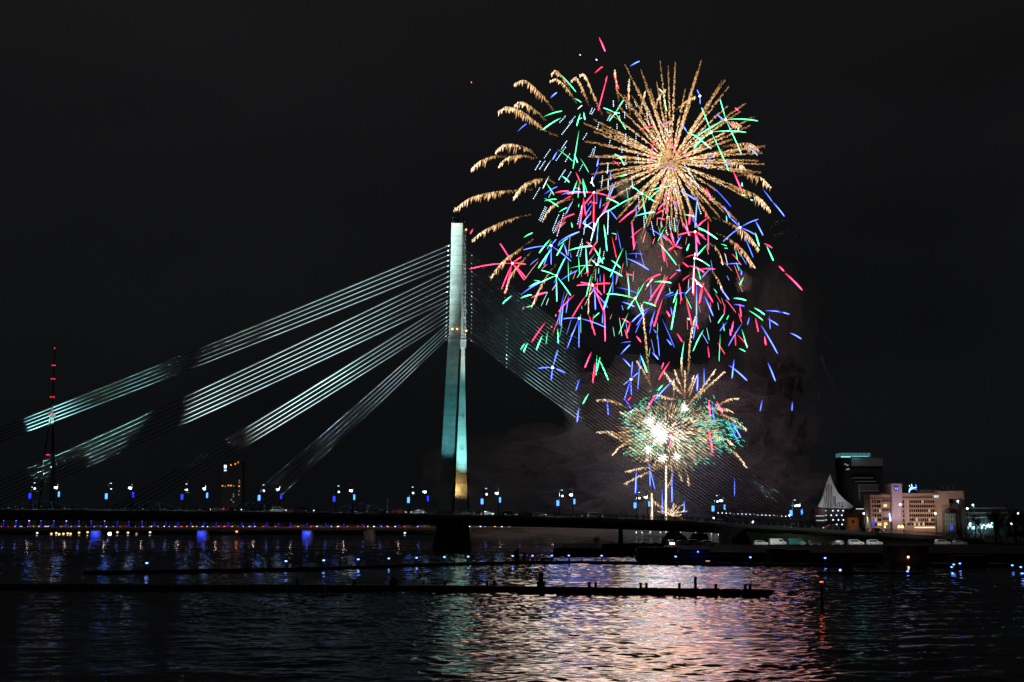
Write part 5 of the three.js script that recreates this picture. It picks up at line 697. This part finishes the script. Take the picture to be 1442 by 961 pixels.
{
  const showers = {
    r: thing('red_firework_stars', 'scattered crimson star streaks in the big multicoloured firework', 'firework', null, 0, 'streaks of the multicoloured firework'),
    g: thing('green_firework_stars', 'scattered emerald star streaks in the big multicoloured firework', 'firework', null, 0, 'streaks of the multicoloured firework'),
    b: thing('blue_firework_stars', 'scattered blue star streaks in the big multicoloured firework', 'firework', null, 0, 'streaks of the multicoloured firework'),
    w: thing('white_firework_stars', 'few short white star streaks in the big multicoloured firework', 'firework', null, 0, 'streaks of the multicoloured firework'),
    o: thing('orange_firework_stars', 'few small orange burning-out stars in the big multicoloured firework', 'firework', null, 0, 'streaks of the multicoloured firework'),
    d: thing('strobe_firework_stars', 'dotted white strobe tracks falling through the big multicoloured firework', 'firework', null, 0, 'streaks of the multicoloured firework'),
  };
  const cache = {}, variant = (c, v) => cache[c + v] || (cache[c + v] = Object.assign(C[c].clone(), { emissiveIntensity: C[c].emissiveIntensity * [1.25, 0.7, 0.42][v] }));
  for (const [c, x1, y1, x2, y2] of tracks) {
    const Z = ZW + jit(26), L = Math.hypot(x2 - x1, y2 - y1);
    if (c === 'd') { const a = P(x1, y1, Z), b = P(x2, y2, Z + jit(4)), n = Math.max(3, Math.round(L / 2.7)), gs = []; for (let i = 0; i < n; i++) { const p = a.clone().lerp(b, (i + 0.5) / n), k = 0.19 + 0.07 * RW(); gs.push(new THREE.OctahedronGeometry(k, 0).scale(1, 1.35, 1).translate(p.x + jit(0.06), p.y, p.z)); } mesh('strobe_track', gs, C.s, showers.d); continue; }
    const thick = y1 > 500 || y1 < 200 || x1 > 1040 || x1 < 770, v = thick ? Math.floor(RW() * 1.6) : Math.floor(RW() * 3);   // some stars burn lower than others
    mesh('star_streak', streak(x1, y1, x2, y2, Z, (c === 'o' ? 0.18 : [0.21, 0.165, 0.125][v] + 0.05 * RW()) ), variant(c, v), showers[c]);
  }
  const word = { r: 'crimson', g: 'emerald', b: 'blue', w: 'white' };
  for (const [c, x, y, arms, core] of stars) {
    const Z = ZW + jit(24), t = thing('crossette_star', `small ${word[c]} crossette with streaks spreading from one point`, 'firework', null, 0, `${word[c]} crossettes in the firework`);
    for (const [u, v] of arms) mesh('star_streak', streak(x, y, u, v, Z, 0.18, 0.05), C[c], t);
    if (core) { const p = P(x, y, Z); mesh('burning_core', new THREE.IcosahedronGeometry(0.5, 1).translate(p.x, p.y, p.z), GLOW(1, 0.97, 1, 8), t); }
  }
}
{ // fainter, half burnt-out stars falling through the thick of it
  const t = thing('fading_firework_stars', 'thin fading multicoloured star streaks falling in the thick of the firework', 'firework', null, 0, 'streaks of the multicoloured firework'), R = rng(404), cols = [GLOW(1, 0.12, 0.2, 2.2), GLOW(0.2, 0.9, 0.6, 1.4), GLOW(0.2, 0.25, 1, 2.2), GLOW(0.8, 0.85, 1, 1.3), GLOW(1, 0.5, 0.3, 1)];
  for (let i = 0; i < 120; i++) { const a = R() * 6.283, k = Math.sqrt(R()), x = 895 + Math.cos(a) * k * 150, y = 375 + Math.sin(a) * k * 120, w = (x - 905) / 150, L = 6 + R() * 22, dx = w * 0.5 + (R() - 0.5) * 0.7; mesh('star_streak', streak(x, y, x + dx * L, y + L * (0.5 + 0.6 * R()), ZW + jit(28), 0.07 + 0.07 * R()), cols[Math.floor(R() * 5)], t); }
}
// the big gold chrysanthemum: grainy rays from one burst
{
  const cx = 945, cy = 229, t = thing('gold_chrysanthemum_firework', 'huge gold chrysanthemum burst with grainy rays in the upper sky', 'firework'), c = P(cx, cy, ZW), R = rng(7);
  const tips = [[881, 88], [895, 110], [903, 92], [909, 105], [930, 82], [941, 84], [951, 76], [981, 96], [984, 88], [987, 80], [1021, 102], [1015, 112], [1026, 118], [1024, 140], [1050, 132], [1042, 150], [1062, 160], [1056, 172], [1070, 198], [1072, 206], [1076, 196], [1068, 218], [1074, 226], [1070, 236], [1060, 240], [1048, 262], [1010, 262], [1052, 268], [1018, 290], [1036, 300], [1000, 305], [1012, 297], [985, 318], [978, 300], [970, 322], [962, 315], [955, 325], [946, 318], [938, 322], [930, 318], [920, 300], [912, 315], [905, 320], [890, 305], [895, 288], [870, 300], [880, 285], [850, 280], [858, 262], [838, 264], [846, 250], [858, 238], [835, 240], [842, 225], [830, 212], [850, 214], [848, 198], [826, 190], [838, 180], [824, 168], [850, 176], [838, 162], [856, 150], [872, 142], [868, 120], [880, 130], [890, 128], [905, 140], [916, 120], [925, 112], [1034, 210], [1030, 190], [1020, 168], [1000, 140], [965, 120], [975, 130], [915, 260], [930, 280], [960, 290], [990, 280]];
  for (const [x, y] of tips) {
    const dz = jit(34), e = P(x, y, ZW + dz), L = c.distanceTo(e), d = e.clone().sub(c), o = heap(), n = Math.round(90 + L * 2.2), sag = 0.02 + R() * 0.05;
    for (let i = 0; i < n; i++) {
      const f = 0.03 + 0.97 * Math.pow(R(), 0.72), wob = 0.14 + 1.9 * f * (1 - f) * (1 - 0.3 * f) + 0.1, p = c.clone().addScaledVector(d, f); p.y -= sag * L * f * f; p.x += (R() + R() - 1) * wob; p.y += (R() + R() - 1) * wob - R() * 0.7 * f; p.z += (R() - 0.5) * wob;
      const len = 0.5 + R() * 1.5 * (1 - 0.4 * f), u = d.clone().normalize().multiplyScalar(len); u.y -= 0.25 * f; spindle(p, p.clone().add(u), 0.13 + 0.13 * R() * (1 - 0.5 * f), Math.min(1, Math.max(0.03, (0.5 + 0.5 * Math.min(1, f * 4) - 0.62 * f * f) * (0.25 + 0.8 * R()))), o);
    }
    for (let k = 0; k < 7; k++) { const f0 = 0.04 + k * 0.075, f1 = f0 + 0.06 + 0.03 * R(); const a = c.clone().addScaledVector(d, f0), b = c.clone().addScaledVector(d, f1); spindle(a, b, 0.16 * (1 - f0 * 0.8), 0.5 - 0.3 * f0, o); }
    mesh('spark_ray', toGeo(o), goldHot, t).userData.kind = 'stuff';
  }
  mesh('burst_core', new THREE.IcosahedronGeometry(1.3, 1).translate(c.x, c.y, c.z), GLOW(1, 0.55, 0.45, 0.6), t);
}
// gold comets that arch out and shed falling sparks
function comet(pts, parent, mat, w = 1, drop = 1, Z = ZW + jit(24), name = 'comet_tail') {
  const c = new THREE.CatmullRomCurve3(pts.map(([x, y]) => P(x, y, Z))), L = c.getLength(), n = Math.round(L * 5.2 * w), o = heap();
  for (let i = 0; i < n; i++) {
    const f = RW(), p = c.getPointAt(f), body = Math.sin(Math.PI * Math.min(1, f * 1.15 + 0.08)) ** 0.7, fall = drop * (0.3 + 3.1 * RW() * RW()) * body; p.x += jit(0.35) * w; p.z += jit(0.5); p.y += jit(0.4) * w;
    const b = p.clone().add(V(-0.16 * fall + jit(0.08), -fall - 0.25, 0)); spindle(p, b, 0.14 + 0.12 * RW(), Math.min(1, Math.max(0.04, (1.05 - 0.75 * f) * (0.35 + 0.8 * RW()))), o);
  }
  const m = 26; for (let i = 0; i < m; i++) { const f = i / m * 0.75; const a = c.getPointAt(f), b = c.getPointAt(Math.min(1, f + 0.035)); a.y += jit(0.15); spindle(a, b, 0.2 * (1 - f), 0.8 - 0.7 * f, o); }
  mesh(name, toGeo(o), mat, parent).userData.kind = 'stuff';
}
{
  const t = thing('gold_palm_firework', 'ring of gold comets arching outward and shedding sparks', 'firework');
  const A = (list) => list.map(([x, y]) => [640 + x / 3.432, 60 + y / 3.432]), B = (list) => list.map(([x, y]) => [620 + x / 3.432, 290 + y / 3.432]), D = (list) => list.map(([x, y]) => [860 + x / 3.432, 60 + y / 3.432]), E = (list) => list.map(([x, y]) => [860 + x / 3.432, 300 + y / 3.432]), H = (list) => list.map(([x, y]) => [850 + x / q, 80 + y / q]);
  for (const p of [A([[0, 808], [70, 755], [150, 730], [230, 718], [320, 712], [375, 708]]), A([[80, 612], [120, 575], [180, 552], [250, 548]]), A([[212, 600], [250, 560], [320, 545], [385, 560]]), A([[200, 528], [235, 495], [300, 495], [360, 515], [400, 560]]), A([[208, 338], [250, 312], [320, 330], [390, 380], [440, 425], [500, 450]]), A([[288, 303], [325, 287], [390, 325], [440, 375]]), A([[290, 200], [335, 182], [400, 230], [450, 285], [480, 330]]), A([[465, 155], [490, 135], [520, 165], [560, 220]]), A([[462, 188], [490, 175], [540, 215], [590, 290]]), A([[565, 185], [585, 168], [625, 235], [650, 305]]), A([[605, 158], [625, 152], [660, 220], [690, 290], [715, 350]]), A([[285, 752], [320, 700], [380, 665], [450, 662], [490, 680]]), A([[428, 860], [460, 800], [520, 765], [575, 755]]), A([[85, 955], [140, 910], [200, 880], [280, 850], [370, 830]]), B([[240, 350], [300, 270], [380, 210], [450, 160]]), B([[310, 420], [350, 320], [440, 220]]), B([[440, 490], [500, 360], [560, 280]]), B([[715, 515], [720, 430], [740, 330], [750, 290]]),
    D([[775, 700], [730, 655], [670, 640], [610, 640]]), D([[770, 808], [720, 750], [640, 710], [540, 690]]), D([[715, 520], [680, 490], [610, 490], [540, 505]]), D([[655, 615], [620, 585], [570, 575], [500, 590]]), D([[635, 405], [600, 385], [550, 385]]), D([[410, 260], [370, 280], [310, 330]]), E([[720, 180], [660, 100], [580, 50], [490, 20]]), E([[697, 262], [650, 190], [580, 130], [510, 95]]), E([[545, 380], [520, 320], [480, 270]]), E([[545, 250], [520, 180], [470, 140]]), H([[110, 120], [130, 300], [150, 420]]), H([[250, 215], [245, 380], [255, 570]]), H([[405, 330], [370, 470], [330, 620]]), H([[605, 315], [540, 380], [490, 540]])]) comet(p, t, goldHot, p[0][1] > 330 ? 0.75 : 1.15, p[0][0] < 760 || p[0][0] > 1040 ? 1.5 : 0.8);
}
// rising trails
{
  const E = (list) => list.map(([x, y]) => [860 + x / 3.432, 300 + y / 3.432]);
  for (const [p, l] of [[E([[150, 440], [165, 560], [180, 740], [192, 840]]), 'thin gold rising trail left of the low burst'], [E([[410, 500], [385, 620], [375, 760], [360, 810]]), 'thick gold rising trail above the low burst'], [E([[125, 715], [160, 765], [190, 830]]), 'short gold trail bending into the low burst'], [E([[345, 700], [345, 760], [348, 800]]), 'short upright gold trail above the low burst']]) { const t = thing('rising_comet', l, 'firework', null, 0, 'rising comet trails'); comet(p, t, paleMat, 1.3, 0.35); }
}
// the low burst over the deck
{
  const t = thing('low_firework_burst', 'dense low burst of gold comets and green glitter just above the bridge deck', 'firework'), K = (x, y) => [840 + x / 4.368, 520 + y / 4.368], R = rng(99), Kp = (x, y, Z = ZW) => P(...K(x, y), Z);
  const arcs = [[[0, 190], [80, 190], [150, 215], [205, 240]], [[0, 388], [90, 385], [150, 410], [230, 450]], [[95, 532], [150, 470], [230, 425], [330, 400]], [[175, 632], [270, 610], [370, 590], [430, 540]], [[172, 706], [280, 650], [380, 600], [430, 520]], [[140, 262], [190, 285], [230, 300], [300, 350]], [[200, 480], [260, 505], [330, 540]], [[190, 270], [250, 245], [310, 275], [350, 330]], [[80, 400], [140, 420], [200, 440]], [[880, 182], [820, 185], [760, 215], [720, 240]], [[842, 268], [800, 245], [740, 240], [670, 225]], [[928, 376], [860, 320], [790, 285], [700, 260]], [[922, 607], [880, 540], [810, 480], [740, 440]], [[845, 465], [790, 430], [720, 415], [600, 420]], [[612, 585], [600, 520], [560, 450]], [[530, 690], [505, 620], [490, 550]], [[570, 718], [560, 650], [530, 580]], [[735, 0], [640, 130], [540, 250], [515, 300]], [[790, 15], [680, 110], [590, 190], [530, 260]], [[620, 35], [590, 110], [560, 200]], [[545, 10], [545, 90], [545, 190]], [[415, 15], [470, 80], [530, 165]], [[480, 5], [510, 80], [545, 170]], [[450, 65], [500, 120], [545, 180]], [[475, 60], [480, 120], [475, 180]], [[370, 160], [440, 175], [530, 190]], [[600, 40], [575, 110], [550, 160]], [[430, 310], [420, 250], [400, 220]], [[600, 330], [575, 300], [550, 280]], [[680, 440], [620, 400], [560, 370]], [[300, 570], [330, 530], [380, 470]], [[265, 400], [320, 390], [380, 390]], [[440, 720], [460, 680], [480, 600]], [[330, 795], [375, 830], [425, 875]]];
  arcs.forEach((p) => comet(p.map(([x, y]) => K(x, y)), t, paleMat, 1.1, 0.45));
  for (const [x, y, s] of [[385, 395, 2.3], [330, 322, 1.1], [322, 495, 0.95], [412, 548, 0.9], [498, 540, 0.8], [545, 238, 0.8], [372, 372, 1.5], [400, 425, 1.3]]) {
    const c = Kp(x, y, ZW + jit(8)), o = heap(); for (let i = 0; i < 90; i++) { const a = R() * 6.283, e = (R() - 0.5) * 2, L = s * (1.2 + R() * R() * 4.2); const u = V(Math.cos(a) * Math.cos(e), Math.sin(a) * Math.cos(e), Math.sin(e)); spindle(c, c.clone().addScaledVector(u, L), 0.14, 0.98, o); }
    const k = mesh('flare', toGeo(o), GLOW(1, 0.95, 0.86, 3), t); mesh('flare_core', new THREE.IcosahedronGeometry(0.62 * s, 1).translate(c.x, c.y, c.z), GLOW(1, 0.98, 0.94, 16), k);
  }
  // fine gold glitter and green curls: nobody could count them
  const gold = heap(), green = heap();
  for (let i = 0; i < 1500; i++) { const a = R() * 6.283, rr = Math.pow(R(), 0.75), x = 455 + Math.cos(a) * rr * 300, y = 410 + Math.sin(a) * rr * 190, p = Kp(x, y, ZW + jit(20)), d = V(x - 430, -(y - 400), 0).normalize(); const L = 0.8 + R() * 3.4; spindle(p, p.clone().addScaledVector(d, L).add(V(jit(0.3), -0.3 * R(), 0)), 0.09 + 0.07 * R(), Math.max(0.3, (1.1 - 0.55 * rr) * (0.5 + 0.6 * R())), gold); }
  for (let i = 0; i < 900; i++) { const a = R() * 6.283, rr = (0.25 + 0.75 * Math.pow(R(), 0.6)) * (0.78 + 0.5 * noise.noise(Math.cos(a) * 2.6, Math.sin(a) * 2.6, 3) + 0.16 * R()), x = (Math.cos(a) > -0.1 ? 520 : 440) + Math.cos(a) * rr * (Math.cos(a) > 0 ? 375 : 280), y = 385 + Math.sin(a) * rr * (Math.sin(a) > 0 ? 215 : 225), p = Kp(x, y, ZW + jit(22)), ca = Math.cos(a); let v = p.clone(), dir = V(ca * 0.8 + jit(0.15), 0.25 + jit(0.3), 0); for (let s = 0; s < 3; s++) { const w = v.clone().addScaledVector(dir, 0.35 + 0.5 * R()); spindle(v, w, 0.13, 0.9, green); v = w; dir.y -= 0.55; } }
  const glit = goldMat.clone(); glit.emissive = new THREE.Color().setRGB(1, 0.86, 0.7); glit.emissiveIntensity = 2.6; const gm = mesh('gold_glitter', toGeo(gold), glit, t); gm.userData.kind = 'stuff'; const gr = mesh('green_glitter', toGeo(green), C.t, t); gr.userData.kind = 'stuff';
}
// columns and the fountain rising from the bank
{
  const K = (x, y) => [840 + x / 4.368, 520 + y / 4.368];
  const col = (x, y0, y1, w, mat, label, name = 'firework_column') => { const t = thing(name, label, 'firework', null, 0, 'burning columns rising from the bank'), o = heap(), R = rng(x * 7); for (let i = 0; i < 520; i++) { const f = R(), p = P(...K(x + (R() + R() - 1) * w, y0 + (y1 - y0) * f), ZW - 4 + R() * 8), L = 0.8 + R() * 2.2; spindle(p, p.clone().add(V(jit(0.1), -L, 0)), 0.1 + 0.12 * R(), 0.45 + 0.55 * R(), o); } mesh('sparks', toGeo(o), mat, t); const a = P(...K(x, y0 + 20), ZW), b = P(...K(x, y1), ZW); mesh('hot_core', tube([a, a.clone().lerp(b, 0.5), b], 0.28, 5), mat === paleMat ? GLOW(1, 0.85, 0.66, 0.8) : GLOW(1, 0.95, 0.9, 3), t); return t; };
  const hot = goldMat.clone(); hot.emissive = new THREE.Color().setRGB(1, 0.92, 0.85); hot.emissiveIntensity = 3.4;
  col(428, 590, 1052, 5, hot, 'brilliant white column of sparks rising to the low burst'); col(341, 760, 1050, 6, paleMat, 'dim gold column of sparks beside the white one');
  const t = thing('fountain_firework', 'fan of gold spark jets bursting up just behind the railing', 'firework'), R = rng(17), base = P(...K(455, 905), ZW);
  for (let k = 0; k < 13; k++) { const a = (k / 12 - 0.5) * 2.6 + 0.25 + jit(0.06), L = (4 + R() * 9), o = heap(), d = V(Math.sin(a), Math.cos(a), jit(0.4)).normalize(); for (let i = 0; i < 16; i++) { const f = R(), p = base.clone().addScaledVector(d, f * L * 0.72); p.x += jit(0.3); p.y += jit(0.3) - 1.5 * f * f; spindle(p, p.clone().addScaledVector(d, 0.6 + R() * 1.2), 0.08 + 0.07 * R(), 0.3 + 0.7 * R(), o); } mesh('spark_jet', toGeo(o), paleMat, t); }
  mesh('launch_box', box(6, 1.2, 3, base.x, TOP + 0.6, base.z), M_.dark, t); mesh('launch_tubes', [0, 1, 2, 3, 4].map((i) => cyl(0.3, 0.3, 2, base.x - 2 + i, TOP + 2, base.z, 10)), M_.dark, t);
}
// light that the bursts throw on the water and the air around them
{
  const L = (px, py, c, cd, rad, parent) => point(scene.getObjectByName(parent), P(px, py, ZW - 6), c, cd, rad);
  L(935, 229, [1, 0.72, 0.5], 5000, 36, 'gold_chrysanthemum_firework'); L(880, 370, [1, 0.63, 0.47], 8500, 50, 'red_firework_stars'); L(1015, 380, [1, 0.48, 0.38], 4500, 38, 'red_firework_stars'); L(800, 300, [1, 0.84, 0.7], 6500, 40, 'green_firework_stars'); L(985, 645, [0.3, 0.38, 1], 750, 20, 'blue_firework_stars'); L(812, 640, [0.25, 0.3, 1], 420, 16, 'blue_firework_stars'); L(930, 610, [1, 0.92, 0.86], 1700, 18, 'low_firework_burst');
}

// ---------------------------------------------------------------- smoke left hanging by the shells
function smokeMat(a, c = [0.42, 0.42, 0.42]) { return new THREE.MeshPhysicalMaterial({ color: new THREE.Color().setRGB(...c), roughness: 1, transparent: true, opacity: a, transmission: 0.45, thickness: 0, specularIntensity: 0, side: THREE.DoubleSide, depthWrite: false }); }
const smokeA = smokeMat(0.02), smokeB = smokeMat(0.008), smokeC = smokeMat(0.034), smokeD = smokeMat(0.036);
const smokeE = smokeMat(0.011);
const MANY = [1.38, 1.25, 1.12, 1, 0.88, 0.76, 0.64, 0.5, 0.34];
function puff(px, py, rx, ry, Z, mat, label, seed, shells = [1.2, 1.08, 0.95, 0.82, 0.68, 0.54, 0.4, 0.26], group = 'smoke hanging among the fireworks') {
  const s = Z / F, gs = [];
  shells.forEach((k, i) => {
    const g = new THREE.IcosahedronGeometry(1, 14), p = g.attributes.position;
    for (let n = 0; n < p.count; n++) { const x = p.getX(n), y = p.getY(n), z = p.getZ(n), f = (a) => noise.noise(x * a + seed, y * a + i * 0.37, z * a - seed); const d = k * (1 + 0.5 * f(1.3) + 0.4 * f(2.7) + 0.24 * f(5.5) + 0.1 * f(11)); p.setXYZ(n, x * d, y * d, z * d); }
    g.computeVertexNormals(); gs.push(g.scale(rx * s, ry * s, (rx + ry) * 0.4 * s));
  });
  const c = P(px, py, Z), o = mesh(numbered('smoke_cloud'), gs, mat, scene); o.position.copy(c); info(o, label, 'smoke', group, 'stuff'); return o;
}
puff(908, 405, 26, 34, 668, smokeA, 'brownish smoke puff amid the crimson streaks', 1);
puff(932, 368, 24, 26, 672, smokeA, 'pale smoke puff under the gold chrysanthemum', 2);
puff(985, 420, 16, 34, 668, smokeA, 'tall pinkish smoke puff right of the brownish puff', 3);
puff(962, 458, 20, 20, 674, smokeB, 'thin grey smoke puff above the low burst', 4);
puff(879, 264, 8, 11, 662, smokeA, 'small pink smoke puff left of the gold chrysanthemum', 5);
puff(906, 340, 9, 15, 664, smokeA, 'small red-lit smoke puff above the brownish puff', 6);
puff(1047, 398, 9, 11, 652, smokeA, 'small smoke puff lit green at the edge of the firework', 7);
puff(960, 630, 120, 80, 690, smokeC, 'broad bluish haze of smoke behind the low burst', 8, MANY);
puff(1075, 600, 70, 75, 700, smokeB, 'thin bluish smoke drifting right of the low burst', 9, MANY);
puff(1095, 480, 36, 70, 690, smokeB, 'thin dark smoke drifting beside the blue streaks', 10, MANY);
puff(965, 705, 135, 48, 672, smokeC, 'bluish smoke drifting low behind the onlookers', 15, MANY);
puff(800, 680, 120, 55, 700, smokeE, 'thin violet smoke over the water left of the low burst', 11, MANY);
puff(985, 650, 28, 18, 640, smokeC, 'pale smoke puff lit white below the low burst', 12);
puff(850, 754, 150, 9, 600, smokeD, 'low bank of smoke over the water seen under the bridge', 13, MANY); puff(950, 752, 70, 10, 545, smokeD, 'brighter smoke on the bank seen under the bridge', 14, MANY);
{ // drifting trails of burnt-out stars
  const K = ([x, y]) => [1050 + x / 3.204, 300 + y / 3.204], trailMat = smokeMat(0.34), R = rng(61);
  const list = [[[240, 118], [205, 88], [160, 90], [130, 105]], [[190, 38], [140, 40], [110, 75]], [[180, 520], [180, 470], [150, 440]], [[385, 600], [370, 565], [330, 550], [275, 540]], [[590, 770], [540, 715], [480, 680], [415, 665]], [[75, 840], [95, 770], [150, 690], [190, 640]], [[285, 750], [240, 725], [205, 720], [145, 745]], [[212, 850], [222, 790], [235, 735]], [[335, 880], [325, 800], [290, 710], [265, 660]], [[407, 830], [395, 770], [360, 700], [350, 650]], [[180, 950], [160, 900], [150, 880]], [[215, 390], [200, 350], [225, 330]], [[245, 510], [240, 480], [215, 470]]];
  for (const t of list) {
    const c = new THREE.CatmullRomCurve3(t.map((e) => P(...K(e), ZW + 4))), L = c.getLength(), n = Math.max(14, Math.round(L * 1.4)), pts = []; for (let i = 0; i <= n; i++) { const p = c.getPointAt(i / n); p.x += (R() - 0.5) * 1.1; p.y += (R() - 0.5) * 1.1; pts.push(p); }
    const ph = R() * 9; const o = mesh(numbered('smoke_trail'), [tube(pts, (f) => 0.16 + 0.5 * f * (0.5 + 0.5 * Math.sin(f * 23 + ph)) + 0.2 * f, 6), tube(pts.slice(Math.floor(n * 0.3)).map((p) => V(p.x + 0.3, p.y + 0.2, p.z)), (f) => 0.1 + 0.4 * f, 6)], trailMat, scene); info(o, 'thin wriggling grey smoke trail of a burnt-out star', 'smoke', 'smoke trails beside the fireworks', 'stuff');
  }
}

renderer.render(scene, camera);
